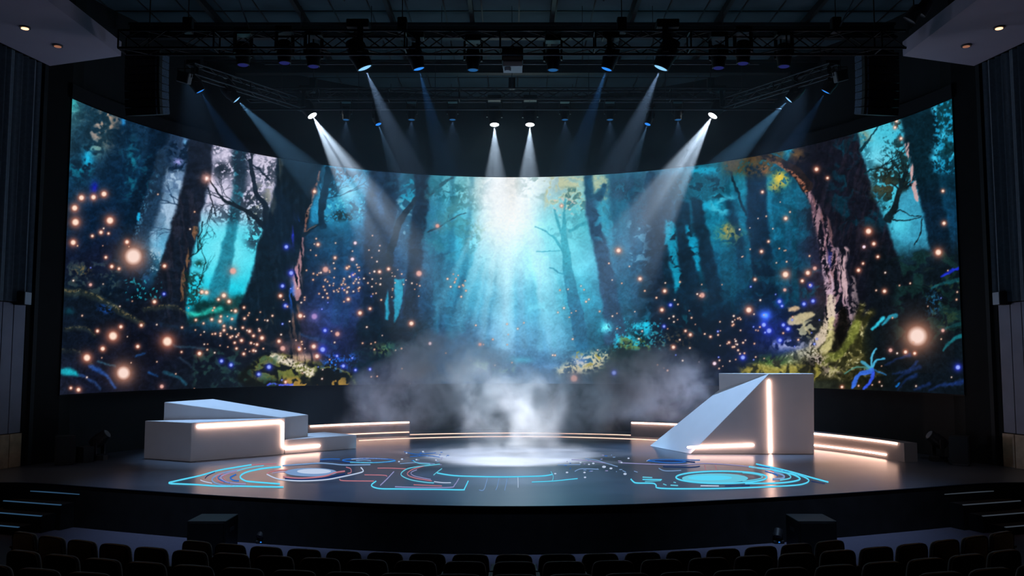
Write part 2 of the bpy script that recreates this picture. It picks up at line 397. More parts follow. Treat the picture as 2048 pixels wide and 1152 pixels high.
    br = np.maximum(br, twigs((500,440), 1.9, 60, 3, 23, 3)); br = np.maximum(br, twigs((540,360), 2.2, 50, 4, 24, 3)); br = np.maximum(br, twigs((500,330), 1.2, 40, 4, 25, 3))
    br = np.maximum(br, stroke([(406,442),(402,460),(396,475),(395,500)], 3, 2)); br = np.maximum(br, stroke([(388,462),(396,474)], 2, 2))
    lay(br, (24,36,46), .95)
    # trunk C
    mC = poly([(379,278),(427,292),(424,345),(414,380),(405,420),(394,470),(384,520),(374,580),(372,625),(380,655),(265,640),(290,600),(318,540),(336,480),(345,440),(360,390),(372,340)], 1.6)
    lay(mC, (24,32,46), .97)
    lay(mC * sm(nb, .5, .65) * box(330,380,400,640), (46,48,62), .6)
    lay(mC * stroke([(392,455),(380,505),(368,550),(362,600)], 7, 9, 3) * sm(nb, .45, .55), (168,120,80), .6)
    add(ell(412, 356, 11, 11), (190,120,90), .8); add(ell(412, 356, 4, 4), (120,120,120))
    # undergrowth to the right of C
    und = twigs((378,520), 1.2, 36, 3, 31, 3) + twigs((392,590), 1.6, 70, 3, 32, 3, .5)
    lay(und, (14,44,46), .9)
    lay(ell(398, 528, 12, 8) * sm(n4, .35, .5), (20,54,50), .95); lay(box(368,545,405,612,6) * sm(n4, .45, .52), (24,52,50), .85)
    lay(poly([(388,604),(430,598),(470,590),(498,588),(478,625),(420,640),(372,650)], 4), (16,52,52), .9)
    lay(poly([(375,628),(420,618),(448,615),(445,622),(410,630),(380,634)], 2.5) * (.4 + .6 * n3), (60,220,200), .95)
    # trunk E, the big dark one, with lit bark on its right edge
    mE = poly([(552,316),(652,334),(646,380),(626,412),(618,440),(611,468),(613,520),(607,560),(598,620),(602,680),(614,730),(520,720),(470,650),(478,615),(492,585),(503,555),(512,505),(525,460),(540,408),(551,370)], 1.6)
    lay(mE, (13,30,42), .98)
    lay(mE * sm(nb, .5, .68), (26,46,62), .5)
    lay(poly([(553,322),(566,330),(548,420),(534,445),(546,380)], 3) * sm(nb, .4, .5), (80,84,80), .6)
    lay(mE * stroke([(640,345),(626,395),(612,440),(611,462)], 4, 5, 2) * sm(n4, .4, .5), (150,105,90), .85)
    lay(mE * stroke([(606,478),(600,520),(594,555),(592,595)], 7, 15, 3) * sm(nb, .38, .5), (165,125,130), .9)
    lay(mE * ell(594, 560, 10, 22) * sm(nb, .35, .5), (215,165,170), .9)
    lay(mE * ell(585, 590, 4, 26) * sm(nb, .35, .45), (50,120,230), .9); lay(mE * ell(597, 455, 4, 16) * sm(nb, .4, .5), (40,110,230), .9); lay(mE * ell(587, 465, 3, 25) * sm(nb, .5, .6), (50,60,200), .9)
    lay(mE * stroke([(596,620),(592,660),(600,700)], 18, 34, 8) * sm(nb, .45, .6), (128,98,84), .75)
    lay(mE * stroke([(548,620),(540,660),(540,700)], 14, 24, 8) * sm(n3, .5, .6), (84,72,50), .45)
    lay(ell(590, 702, 46, 20) * sm(n3, .4, .6), (205,150,140), .6)
    lay(stroke([(608,470),(630,452),(655,440)], 8, 4), (20,32,42), .95); lay(stroke([(612,462),(632,450)], 2, 2), (150,105,80), .8)
    # blue window right of E
    w2 = poly([(652,338),(735,350),(733,400),(726,452),(640,446),(617,456),(622,410),(632,385)], 3)
    lay(w2 * (.5 + .5 * sm(n2, .35, .6)), (52,158,205), .8)
    lay(w2 * ell(695, 385, 22, 20), (130,205,230), .9); lay(w2 * ell(710, 355, 18, 16) * sm(n3, .4, .6), (150,190,215), .7)
    lay(w2 * sm(n4, .54, .58) * box(640,390,735,440), (100,205,230), .7)
    lay(w2 * sm(n3, .52, .58) * box(648,338,700,372,5), (18,40,54), .95)
    lay(w2 * sm(n3, .54, .6) * box(640,400,735,446,5), (22,72,92), .75)
    lay(stroke([(655,338),(652,370),(645,400),(641,440),(645,452)], 11, 13, 2), (18,52,72), .96); lay(stroke([(660,340),(654,385),(640,440)], 4, 6, 2), (18,50,70), .9)
    lay(twigs((648,400), .5, 60, 3, 41, 3) + twigs((645,385), 2.2, 30, 3, 42, 2), (18,58,80), .8)
    lay(ell(682, 432, 26, 13, 3) * sm(n4, .38, .5), (22,44,48), .95); lay(ell(668, 470, 24, 20) * sm(n3, .4, .6), (34,58,66), .6)
    lay(poly([(616,460),(630,452),(700,450),(728,460),(724,530),(612,530)], 8), (32,68,96), .55)
    # trunks G and H with the Y limb
    lay(poly([(738,352),(800,354),(796,420),(780,480),(770,560),(772,640),(765,680),(716,680),(722,600),(728,500),(733,420)], 4), (28,48,70), .88)
    lay(ell(757,392,7,14) * .9 + ell(760,420,6,14), (60,120,170), .6)
    lay(box(800,352,830,420,5) * sm(n3, .48, .55), (40,165,200), .75); lay(box(795,400,825,480,5) * sm(n3, .5, .58), (140,180,200), .6)
    lay(poly([(829,354),(862,356),(858,392),(852,440),(846,500),(838,560),(835,620),(838,672),(800,676),(808,600),(815,520),(820,470),(822,440),(828,400)], 1.6), (26,46,66), .95)
    lay(stroke([(828,400),(812,425),(795,450),(785,490),(775,550)], 12, 15, 2), (34,50,64), .92); lay(stroke([(852,395),(878,372),(905,354)], 9, 5, 2), (50,84,98), .85)
    lay(poly([(750,520),(778,500),(800,560),(790,680),(740,680)], 6), (18,36,52), .85)
    lay(box(716,640,860,730,12) * (.5 + .5 * n2), (20,44,54), .6)
    for q in [[(774,578),(778,600),(775,640),(770,640),(770,600)],[(788,560),(808,558),(804,600),(795,635),(788,645),(787,600)]]:
        lay(poly(q, 1.2), (46,160,190), .9)
    lay(twigs((795,640), 1.4, 60, 2.5, 51, 2, .3), (26,50,66), .8)
    lay(stroke([(849,468),(872,455),(900,440),(930,425)], 4, 2) + stroke([(893,443),(900,425)], 2, 1), (36,66,84), .85)
    lay(stroke([(846,524),(875,512),(900,505)], 6, 4, 3) + stroke([(880,515),(875,560)], 14, 9, 5), (44,100,128), .7)
    # hanging foliage along the upper rim
    for (cx, cy, rx, ry, col, th) in [(690,352,40,14,(20,52,70),.5),(665,375,16,22,(20,50,66),.5),(800,370,26,18,(36,80,104),.52),(880,380,34,24,(30,92,108),.5),(925,392,30,26,(56,116,122),.52),(872,470,26,44,(36,104,124),.53),(890,540,30,20,(40,96,122),.5),(945,470,26,30,(70,130,136),.53),(1250,380,40,26,(40,66,86),.5),(1290,420,30,50,(40,62,84),.53),(1230,430,20,30,(50,96,116),.53)]:
        lay(ell(cx, cy, rx, ry, 3) * sm(n3 * .5 + n4 * .5, th - .05, th), col, .85)
    # centre: leaves around the glow, streaming light
    lay(box(862,356,985,520,14) * sm(n3 * .55 + n2 * .45, .5, .58), (56,120,138), .55)
    lay(ell(905,395,45,45) * sm(n3, .5, .56), (30,90,104), .5)
    lay(ell(925,430,45,30) * sm(n2, .48, .6), (70,130,130), .5)
    add(ell(975,455,26,24) * sm(n3, .4, .6), (50,40,10), .8)
    ang = np.arctan2(X - 1022, Y - 300)
    rays = np.interp(ang, np.linspace(-1.0, 1.0, 90), np.convolve(np.random.RandomState(8).rand(96), np.ones(4) / 4, 'same')[3:93]).astype(np.float32)
    down = ell(1020, 560, 120, 170)
    lay(down * sm(rays, .35, .68), (182,222,240), .5)
    lay(down * sm(-rays, -.5, -.2) * box(900,520,1150,720,30), (60,120,160), .35)
    lay(ell(1022, 425, 56, 84), (238,244,250), .97)
    lay(ell(1008, 385, 50, 48), (234,242,246), .85)
    lay(ell(1060, 520, 75, 60) * (.4 + .6 * n2), (180,228,240), .6)
    lay(ell(1080, 370, 42, 26) * sm(n3, .46, .56), (96,128,120), .7)
    lay(box(1090,354,1172,420,5) * sm(n3, .42, .55), (200,205,165), .75)
    lay(box(1125,375,1172,425,5) * sm(n3, .5, .56), (60,110,118), .8)
    lay(box(1180,352,1215,400,5) * sm(n3, .42, .55), (190,200,160), .7)
    lay(box(1100,400,1170,480,10) * sm(n3, .52, .58), (80,150,165), .6); lay(box(1105,395,1160,430,6) * sm(n4, .58, .64), (225,205,195), .7)
    tr = stroke([(1128,430),(1128,470),(1132,510),(1140,560),(1152,620),(1166,700),(1170,720)], 8, 34, 2)
    tr = np.maximum(tr, stroke([(1072,454),(1100,466),(1115,485),(1126,508)], 2, 6)); tr = np.maximum(tr, stroke([(1110,420),(1116,450),(1126,480)], 4, 6, 2)); tr = np.maximum(tr, stroke([(1130,400),(1128,440)], 4, 5, 2))
    tr = np.maximum(tr, stroke([(1100,536),(1118,543),(1130,548)], 2, 3)); tr = np.maximum(tr, stroke([(1072,502),(1118,501)], 2, 2)); tr = np.maximum(tr, stroke([(1140,462),(1160,452),(1172,446)], 5, 8, 2))
    tt = sm(Y, 480, 640)[..., None]
    c = (np.array((70,160,180)) * (1 - tt) + np.array((44,104,135)) * tt) / 255
    mm = (tr * .85)[..., None]; A = A * (1 - mm) + c * mm
    # trunk J with fork
    mJ = poly([(1168,352),(1182,352),(1188,390),(1196,384),(1206,366),(1214,370),(1210,390),(1194,412),(1203,458),(1224,526),(1235,588),(1249,655),(1258,690),(1206,692),(1209,655),(1202,588),(1193,526),(1178,458),(1171,420),(1170,390)], 1.8)
    lay(mJ, (48,78,106), .92)
    lay(mJ * box(1150,352,1220,400), (34,96,122), .7)
    lay(box(1190,400,1235,480,8) * sm(n3, .5, .56), (60,150,180), .7)
    # misty leaves between J and the dark trunks
    lay(box(1225,350,1330,640,12) * sm(n3, .52, .6), (50,88,112), .45)
    lay(box(1255,440,1300,540,6) * sm(n3, .54, .6), (110,170,200), .6)
    lay(ell(1235,503,14,10), (120,110,100), .35)
    # right of centre: dark trunks against cyan
    lay(poly([(1300,352),(1345,350),(1352,420),(1348,520),(1352,600),(1340,700),(1292,700),(1298,600),(1290,500)], 7), (30,46,64), .7)
    lay(box(1330,440,1372,580,4) * sm(n3, .4, .5), (20,150,180), .9)
    lay(box(1405,440,1440,520,5), (22,125,155), .7); lay(box(1412,500,1440,560,6), (14,80,108), .7)
    lay(box(1385,335,1440,420,6) * sm(n3, .45, .52), (24,160,195), .85); lay(box(1420,390,1470,430,8) * sm(n2, .4, .6), (80,190,220), .8)
    for q, s in [([(1348,470),(1362,460),(1378,540),(1388,620),(1330,620),(1325,500)], 2.5), ([(1352,400),(1378,405),(1386,470),(1398,560),(1410,640),(1352,640),(1358,540),(1350,470)], 1.8), ([(1380,392),(1402,400),(1415,460),(1430,520),(1448,600),(1420,610),(1404,540),(1388,470)], 1.5)]:
        lay(poly(q, s), (16,44,62), .93)
    lay(poly([(1372,452),(1380,450),(1393,480),(1402,540),(1396,545),(1380,500)], 1.5) * sm(n3, .35, .5), (20,150,185), .95)
    lay(poly([(1332,466),(1352,455),(1356,500),(1362,570),(1350,585),(1342,540)], 2) * sm(n3, .35, .46), (24,150,180), .9)
    lay(box(1340,350,1450,400,8) * sm(n3, .46, .54), (12,50,64), .9)
    lay(poly([(1450,400),(1462,398),(1485,470),(1500,560),(1508,620),(1470,620),(1475,520)], 3) , (10,52,74), .8)
    lay(poly([(1493,330),(1528,325),(1535,420),(1545,520),(1560,610),(1505,610),(1500,500),(1492,420)], 2.5), (12,38,58), .92)
    lay(stroke([(1462,345),(1475,385),(1492,430)], 5, 4, 2), (14,40,54), .85)
    lay(stroke([(1538,390),(1544,440),(1552,480)], 5, 3, 3), (30,120,150), .6)
    lay(ell(1459,470,26,14) * sm(n3, .42, .5) + ell(1452,455,14,9) * sm(n4, .4, .5), (150,145,85), .8)
    lay(box(1540,340,1620,480,10) * sm(n2, .4, .6), (24,112,140), .5)
    lay(box(1440,520,1640,620,14) * sm(n2, .5, .65), (20,86,108), .5)
    # ground masses
    lay(sm(Y, 585, 640) * box(1330,560,1700,830,30), (12,24,40), .55)
    lay(sm(Y + 14 * n2, 560, 625) * box(90,540,300,830,24) * .8, (18,26,40), .7)
    lay(sm(Y + 14 * n2, 640, 690) * box(250,600,830,830,30), (20,26,40), .5)
    # the giant tree on the right
    mN = poly([(1600,286),(1716,258),(1722,300),(1735,345),(1748,390),(1765,430),(1780,470),(1795,515),(1825,560),(1860,610),(1700,640),(1700,700),(1660,740),(1600,745),(1632,700),(1648,650),(1652,600),(1648,560),(1642,520),(1638,495),(1630,450),(1620,410),(1605,372),(1590,356),(1570,345),(1580,310)], 1.5)
    lay(mN, (22,24,36), .97)
    lay(mN * box(1660,260,1800,460,20) * sm(n2, .45, .65), (14,62,78), .7)
    lay(mN * sm(nb2, .5, .66), (44,40,52), .5)
    rim = stroke([(1604,368),(1620,400),(1636,440),(1648,480),(1658,520),(1666,560),(1672,600),(1670,650)], 16, 46, 6)
    lay(rim * mN * sm(nb, .44, .60), (124,96,108), .8)
    lay(rim * mN * sm(nb2 * .5 + n4 * .5, .5, .58), (188,150,158), .7)
    rim2 = stroke([(1632,462),(1642,500),(1652,540),(1658,580),(1662,625)], 9, 24, 4)
    lay(rim2 * mN * sm(nb * .6 + n4 * .4, .42, .56), (196,170,186), .8)
    lay(stroke([(1672,500),(1682,550),(1690,600),(1694,640)], 14, 26, 5) * mN * sm(nb * .6 + n4 * .4, .46, .58), (172,146,160), .75)
    lay(stroke([(1704,560),(1710,600),(1706,640),(1704,670)], 12, 20, 4) * sm(n4 * .5 + nb * .5, .44, .56), (150,132,136), .7)
    lay(stroke([(1690,500),(1686,540),(1692,590)], 12, 14, 5) * mN * sm(nb, .4, .5), (196,165,170), .9)
    lay(stroke([(1630,400),(1650,440),(1662,500),(1672,560)], 10, 16, 5) * mN * sm(nb, .52, .62), (130,98,100), .8)
    lay(ell(1660,510,4,16) * sm(nb, .3, .5), (50,80,220), .95)
    # arching limb and golden leaves
    arch = stroke([(1500,318),(1530,312),(1562,325),(1592,345),(1612,372)], 8, 26, 2)
    lay(arch, (42,34,34), .95); lay(stroke([(1535,318),(1566,335),(1595,358),(1612,380)], 5, 10, 3) * sm(n4, .4, .55), (165,112,88), .8)
    lay(poly([(1440,330),(1500,314),(1560,302),(1585,300),(1560,325),(1540,352),(1500,352),(1450,348)], 5) * sm(n3 * .6 + n4 * .4, .4, .5), (84,68,40), .88)
    lay(ell(1560,358,16,14,3) * sm(n4, .4, .48), (214,186,70), .98); lay(ell(1548,375,12,8) * sm(n4, .4, .5), (200,175,80), .9); lay(ell(1528,338,10,10) * sm(n4, .45, .5), (130,92,50), .8)
    lay(ell(1577,303,9,9) * sm(n3, .35, .5), (40,150,190), .9); lay(ell(1592,308,14,12) * sm(n3, .45, .52), (110,85,50), .8)
    # bright sky between the two right trees
    w3 = poly([(1714,262),(1800,232),(1812,300),(1822,350),(1800,420),(1788,470),(1770,430),(1755,390),(1738,345),(1722,300)], 2)
    lay(w3, (80,190,215), .95); lay(w3 * ell(1755, 320, 34, 34), (130,212,236), .7)
    lay(w3 * sm(n3, .47, .53) * np.clip(box(1765,320,1830,420,6) + box(1790,240,1830,330,6), 0, 1), (40,52,48), .92)
    lay(w3 * ell(1727,275,14,18) * sm(n3, .4, .55), (150,140,110), .8)
    lay(twigs((1722,300), .9, 60, 5, 61, 3) + twigs((1730,345), .2, 70, 4, 62, 3), (18,52,62), .9)
    lay(box(1745,330,1818,405,7) * sm(n3, .44, .5), (30,44,44), .9)
    lay(ell(1800,270,14,10) * sm(n3, .35, .5), (60,180,215), .9)
    lay(w3 * sm(n3 * .5 + n4 * .5, .50, .56) * sm(X, 1750, 1775), (24,56,62), .8)
    lay(poly([(1714,262),(1730,270),(1745,330),(1775,420),(1765,430),(1735,345)], 5) * sm(n4, .4, .5), (24,60,70), .8)
    # sky holes lower, by the little tree
    w4 = poly([(1800,385),(1835,375),(1842,420),(1843,438),(1852,440),(1858,490),(1862,500),(1830,502),(1795,478),(1783,450),(1788,420)], 2)
    lay(w4, (66,150,178), .9); lay(w4 * ell(1800,450,20,20), (90,205,230), .8)
    lt = stroke([(1775,440),(1790,415),(1796,390),(1802,370),(1808,345)], 14, 6, 2)
    for s in range(5): lt = np.maximum(lt, twigs((1798,380), 1.2 + .5 * (s - 2), 42, 4, 70 + s, 3, .9))
    lt = np.maximum(lt, stroke([(1785,440),(1810,442),(1842,434)], 4, 2)); lt = np.maximum(lt, stroke([(1790,428),(1800,420),(1820,430),(1842,432)], 3, 2)); lt = np.maximum(lt, stroke([(1845,440),(1840,470),(1828,490)], 3, 2))
    lay(lt, (20,34,40), .95); lay(ell(1768,352,24,15,3) * sm(n4, .42, .5), (34,44,40), .9)
    lay(ell(1768,375,24,18) * sm(n3, .42, .55), (110,92,58), .5)
    # tree O with the pink lit edge
    mO = poly([(1798,232),(1870,205),(1878,260),(1872,330),(1880,390),(1896,460),(1905,520),(1858,500),(1852,440),(1845,420),(1836,380),(1822,330),(1808,285)], 2)
    lay(mO, (12,40,52), .95); lay(mO * sm(Y, 340, 420), (16,38,58), .7)
    lay(stroke([(1812,288),(1820,325),(1826,360),(1834,398)], 6, 8, 2) * sm(nb2, .36, .48), (196,160,160), .95)
    lay(box(1868,200,1912,345,6) * sm(n3 * .6 + n4 * .4, .53, .57), (36,140,175), .9); lay(box(1868,200,1912,345,6) * sm(-n3, -.43, -.38), (12,40,46), .5)
    for (a, b, r) in ((1872,300,8),(1868,318,9),(1888,270,9),(1870,218,7),(1906,308,5)): lay(ell(a, b, r, r) * sm(n4, .35, .5), (70,190,225), .95)
    # right edge and lower right: dark mossy banks, cool leaves
    lay(sm(Y + 26 * n2, 480, 545) * box(1735,470,1960,830,26), (16,26,34), .88)
    lay(sm(n2, .5, .62) * box(1790,500,1950,680,14), (26,58,56), .7)
    lay(sm(n3, .55, .62) * box(1850,540,1950,660,14), (48,66,48), .6)
    for q, col, k in [([(1886,700),(1905,680),(1930,672)], (30,120,130), .8),([(1880,660),(1912,650),(1932,645)], (28,90,96), .6),([(1862,575),(1895,565),(1925,560)], (30,100,110), .6),([(1745,660),(1758,645),(1765,636)], (60,190,215), .95),([(1766,648),(1778,636),(1790,632)], (50,160,185), .8),([(1882,552),(1905,540),(1930,535)], (40,60,220), .8)]:
        lay(stroke(q, 4, 9, 3), col, k)
    for q in [[(1786,745),(1815,740),(1835,725)],[(1790,760),(1812,745),(1840,735)],[(1795,780),(1812,760),(1830,752)],[(1860,782),(1890,770),(1925,765)],[(1830,780),(1860,768)],[(1900,768),(1928,760)],[(1770,730),(1800,715),(1820,710)]]:
        lay(stroke(q, 3, 8, 4), (34,62,120), .6)
    lay(ell(1868,605,14,22) * sm(n4, .5, .56), (40,110,150), .8)
    # roots, moss and the glade at the giant tree's foot
    root = poly([(1652,655),(1672,668),(1690,690),(1708,640),(1722,600),(1730,610),(1722,640),(1745,615),(1752,622),(1728,660),(1722,700),(1738,738),(1770,745),(1700,760),(1640,760),(1560,752),(1480,744),(1505,728),(1560,712),(1610,700),(1636,680),(1652,640)], 3)
    lay(root, (60,60,34), .85); lay(root * sm(n3, .45, .6), (116,110,72), .85); lay(root * sm(n4 * .5 + n3 * .5, .56, .64), (196,188,150), .85)
    lay(stroke([(1664,600),(1660,640),(1648,668),(1628,690)], 18, 20, 4) * sm(n4 * .5 + nb * .5, .36, .5), (206,188,168), .9)
    lay(stroke([(1664,640),(1660,680),(1650,700)], 12, 18, 4) * sm(n3, .3, .5), (206,196,140), .8)
    lay(stroke([(1712,650),(1698,680),(1680,705),(1650,720)], 22, 14, 5) * (.6 + .4 * n3), (118,126,60), .85)
    lay(poly([(1682,612),(1694,620),(1698,650),(1690,682),(1676,700),(1664,706),(1668,664)], 3), (16,15,12), .92)
    lay(ell(1628, 722, 22, 17), (24,22,16), .9); lay(ell(1618,706,20,14) * sm(n4, .4, .55), (206,198,170), .8)
    lay(ell(1640,722,16,16) * sm(n4, .48, .54), (200,180,176), .8); lay(ell(1665,742,18,10) * sm(n4, .45, .52), (206,186,176), .8)
    lay(ell(1548, 722, 34, 12) * sm(n3, .4, .55), (50,86,34), .8); lay(box(1480,730,1640,760,8) * sm(n3, .4, .55), (150,140,66), .8)
    lay(ell(1578,690,34,10) * sm(n3, .42, .55), (196,192,204), .8)
    mush = poly([(1574,645),(1580,636),(1600,628),(1625,622),(1632,630),(1612,640),(1598,648),(1580,650)], 1.2)
    lay(mush, (190,176,140), .95); lay(stroke([(1604,640),(1612,655),(1620,668)], 4, 5, 2), (150,140,110), .9); lay(poly([(1577,616),(1594,611),(1600,616),(1590,624),(1578,624)], 1.2), (206,176,140), .9)
    lay(box(1592,640,1632,675,5) * sm(n3, .45, .55), (190,185,150), .7)
    lay(ell(1720, 760, 60, 24) * .8, (26,26,14), .8); lay(ell(1662,735,30,14) * sm(n3, .45, .6), (150,150,90), .6)
    # glowing fern
    for q, w, col in [([(1744,738),(1742,715),(1754,696)], 9, (90,180,215)), ([(1744,738),(1752,722),(1768,716)], 8, (80,175,215)), ([(1744,738),(1728,728),(1722,724)], 12, (80,160,190)), ([(1742,740),(1715,733),(1690,746)], 6, (90,140,130)),
                      ([(1744,740),(1726,746),(1712,758),(1707,774)], 15, (64,112,215)), ([(1746,744),(1743,756),(1736,768),(1728,777)], 12, (60,92,220)), ([(1750,740),(1764,744),(1772,748)], 5, (50,110,160)), ([(1792,772),(1800,765)], 6, (30,120,200))]:
        lay(stroke(q, w * .6, w * .45, 2), col, .92)
    # mossy boulders at the foot of trunk E
    moss = poly([(520,712),(560,706),(610,716),(640,724),(680,735),(705,750),(720,775),(500,775),(470,760),(500,730)], 3)
    lay(moss, (26,30,24), .9); lay(moss * box(505,705,640,760,8) * sm(n3, .42, .56), (120,124,64), .85)
    lay(moss * stroke([(545,712),(590,728),(620,745)], 12, 20, 5) * sm(n4, .38, .52), (228,214,196), .9)
    lay(poly([(632,738),(660,734),(690,742),(708,755),(716,776),(626,776),(622,758)], 2), (16,20,18), .95); lay(stroke([(640,736),(672,736),(698,748),(712,768)], 3, 4, 2) * sm(n4, .35, .5), (120,124,70), .8)
    lay(box(560,755,700,775,5) * sm(n3, .52, .58), (200,160,80), .7); lay(ell(604,715,24,8) * sm(nb, .4, .5), (220,180,160), .8)
    lay(stroke([(535,770),(560,768),(585,769)], 3, 4, 2) * sm(n4, .45, .5), (90,110,255), .9)
    # blue sparks bank
    lay(ell(672,725,26,14) * sm(n4, .53, .58), (50,130,240), .95); lay(ell(705,714,10,7) * sm(n4, .45, .55), (50,120,220), .8)
    add(ell(640, 620, 44, 44), (28,36,62), .5); add(ell(650, 690, 40, 30), (14,30,80), .35); add(ell(1535, 660, 46, 46), (10,24,90), .4); add(ell(1580,700,40,30), (10,30,90), .35)
    lay(stroke([(602,670),(640,680),(670,694)], 6, 8, 5), (46,80,120), .5)
    lay(ell(775, 700, 30, 12) * sm(n4, .46, .54), (130,150,90), .7); lay(ell(784,696,20,8) * sm(n3, .4, .6), (40,110,110), .5)
    lay(box(690,660,860,760,16) * sm(n2, .5, .65), (18,48,58), .6)
    # centre floor of the glade
    lay(sm(Y, 690, 740) * box(840,680,1160,790,40), (62,100,132), .5)
    lay(box(930,722,1030,745,6) * sm(n3, .48, .56), (150,170,140), .6); lay(ell(1040,720,22,7), (90,190,215), .6)
    gl = poly([(1110,738),(1160,712),(1200,702),(1232,700),(1215,725),(1190,745),(1120,752)], 4)
    lay(gl * sm(n4 * .5 + n3 * .5, .42, .52), (212,204,170), .92); lay(box(1140,705,1240,735,5) * sm(n3, .56, .62), (150,140,60), .8)
    lay(ell(1102,732,20,8), (120,170,220), .6); lay(ell(1160,722,16,9), (150,170,225), .6)
    lay(poly([(1222,690),(1265,668),(1290,672),(1300,700),(1330,730),(1290,760),(1180,760),(1215,728)], 4), (20,42,42), .88)
    lay(box(1225,640,1330,700,8) * sm(n4 * .6 + n3 * .4, .54, .6), (40,170,200), .7)
    lay(ell(1212, 655, 9, 9) * sm(n4, .3, .5), (120,225,240), .95); add(ell(1212, 655, 16, 14), (20,80,90), .7)
    for (a, b) in ((1238,681),(1270,682),(1292,650),(1296,658),(1276,652),(1258,675),(1270,690)): lay(ell(a, b, 8, 6) * sm(n4, .35, .5), (50,195,225), .9)
    lay(ell(1294, 655, 7, 20) * sm(n4, .3, .5), (40,190,225), .85)
    lay(box(1240,672,1300,700,5) * sm(n3, .54, .6), (110,120,60), .7); lay(ell(1345,682,40,20) * sm(n4, .56, .6), (110,90,60), .6)
    lay(ell(1380,640,30,26) * sm(n3, .54, .6), (16,110,120), .5); lay(ell(1085,615,30,10) * sm(n3, .4, .55), (120,205,230), .6)
    # lower-left ground: roots, cool leaves
    for q, w, k in [([(125,585),(170,588),(210,605),(245,625),(285,650)], 14, .6), ([(130,660),(165,655),(190,670)], 10, .4), ([(290,620),(340,612),(380,632)], 10, .5), ([(120,700),(160,705),(185,730)], 8, .3)]:
        lay(stroke(q, w, w * .7, 6) * (.4 + .6 * n3), (74,84,72), k)
        lay(stroke([(a, b - 3) for a, b in q], w * .3, w * .3, 3) * sm(n4, .45, .55), (150,130,84), k)
    lay(box(118,525,240,590,10) * sm(n3, .52, .6), (60,76,76), .6); lay(ell(165,540,20,10) * sm(n4, .5, .58), (120,100,60), .7)
    lay(poly([(121,738),(135,734),(152,742),(160,752),(140,752),(122,750)], 1.5), (34,160,175), .95)
    for q, w, col in [([(182,732),(205,745),(230,775)], 9, (44,92,165)), ([(160,748),(185,762),(200,778)], 7, (50,80,130)), ([(195,722),(230,732)], 4, (60,110,130)), ([(272,712),(290,708)], 5, (36,90,150)), ([(300,745),(315,752)], 5, (36,90,150)), ([(330,745),(355,755),(370,770)], 8, (40,90,110)), ([(340,690),(375,695),(408,698)], 5, (50,80,100)), ([(362,714),(380,735)], 4, (50,70,90))]:
        lay(stroke(q, w, w * .6, 4), col, .7)
    lay(ell(210,618,14,8) * sm(n4, .45, .55), (36,100,190), .7); lay(ell(140,622,8,6), (30,110,130), .6)
    lay(ell(292,556,10,12) * sm(n3, .4, .5), (40,90,130), .7); lay(box(300,500,322,545,3) * sm(n4, .56, .6), (150,185,205), .7)
    lay(box(250,560,320,600,5) * sm(n4, .6, .64), (40,150,165), .8)
    lay(box(385,700,560,775,10) * sm(n3, .52, .62), (46,80,72), .55)
    # fine leaf and bark grain, small highlights
    A = A * (0.93 + .14 * fine[..., None])
    lum = A.mean(axis=2, keepdims=True)
    A = A * (1 + (sm(n4, .3, .7)[..., None] - .5) * .26 * np.clip(1.15 - lum * 1.5, .0, 1))
    A = A * (1 + (sm(n3, .36, .64)[..., None] - .5) * .22 * np.clip(1.15 - lum * 1.5, .0, 1))
    A = warp(A, wx * 8 + (fbm(5, 5, 81, 2) - .5) * 2, wy * 8 + (fbm(5, 5, 83, 2) - .5) * 2)
    A = np.clip(A, 0, 1); A = A * .62 + (A * A * (3 - 2 * A)) * .38
    A = A * (1 + .04 * ell(1030, 560, 150, 150)[..., None]) + ell(1040, 560, 110, 110)[..., None] * np.array([.04, .05, .05], np.float32) * (.5 + .5 * sm(n2, .3, .7)[..., None])
    # ---- drifting lights
    def orb(x, y, r, col, core=(255,238,225), g=1.0):
        nonlocal A
        R_ = int(r * 3.2 + 4); x0 = int(x - CX0); y0 = int(y - CY0)
        ya, yb, xa, xb = max(0, y0 - R_), min(CH, y0 + R_ + 1), max(0, x0 - R_), min(CW, x0 + R_ + 1)
        if ya >= yb or xa >= xb: return
        d = np.hypot(X[ya:yb, xa:xb] - x, Y[ya:yb, xa:xb] - y)
        S = A[ya:yb, xa:xb]
        h = ((np.exp(-(d / (r * 1.25)) ** 2) * .8 + np.exp(-(d / (r * 2.2)) ** 2) * .18) * g)[..., None]
        S = S * (1 - h) + np.array(col, np.float32) / 255 * h
        k = np.clip((r * .74 - d) / max(1.4, r * .45) + .5, 0, 1)[..., None]
        S = S * (1 - k) + np.array(core, np.float32) / 255 * k
        A[ya:yb, xa:xb] = S
    W = (225,130,100); Wc = (255,226,206); Bl = (50,70,235); Bc = (150,170,255)
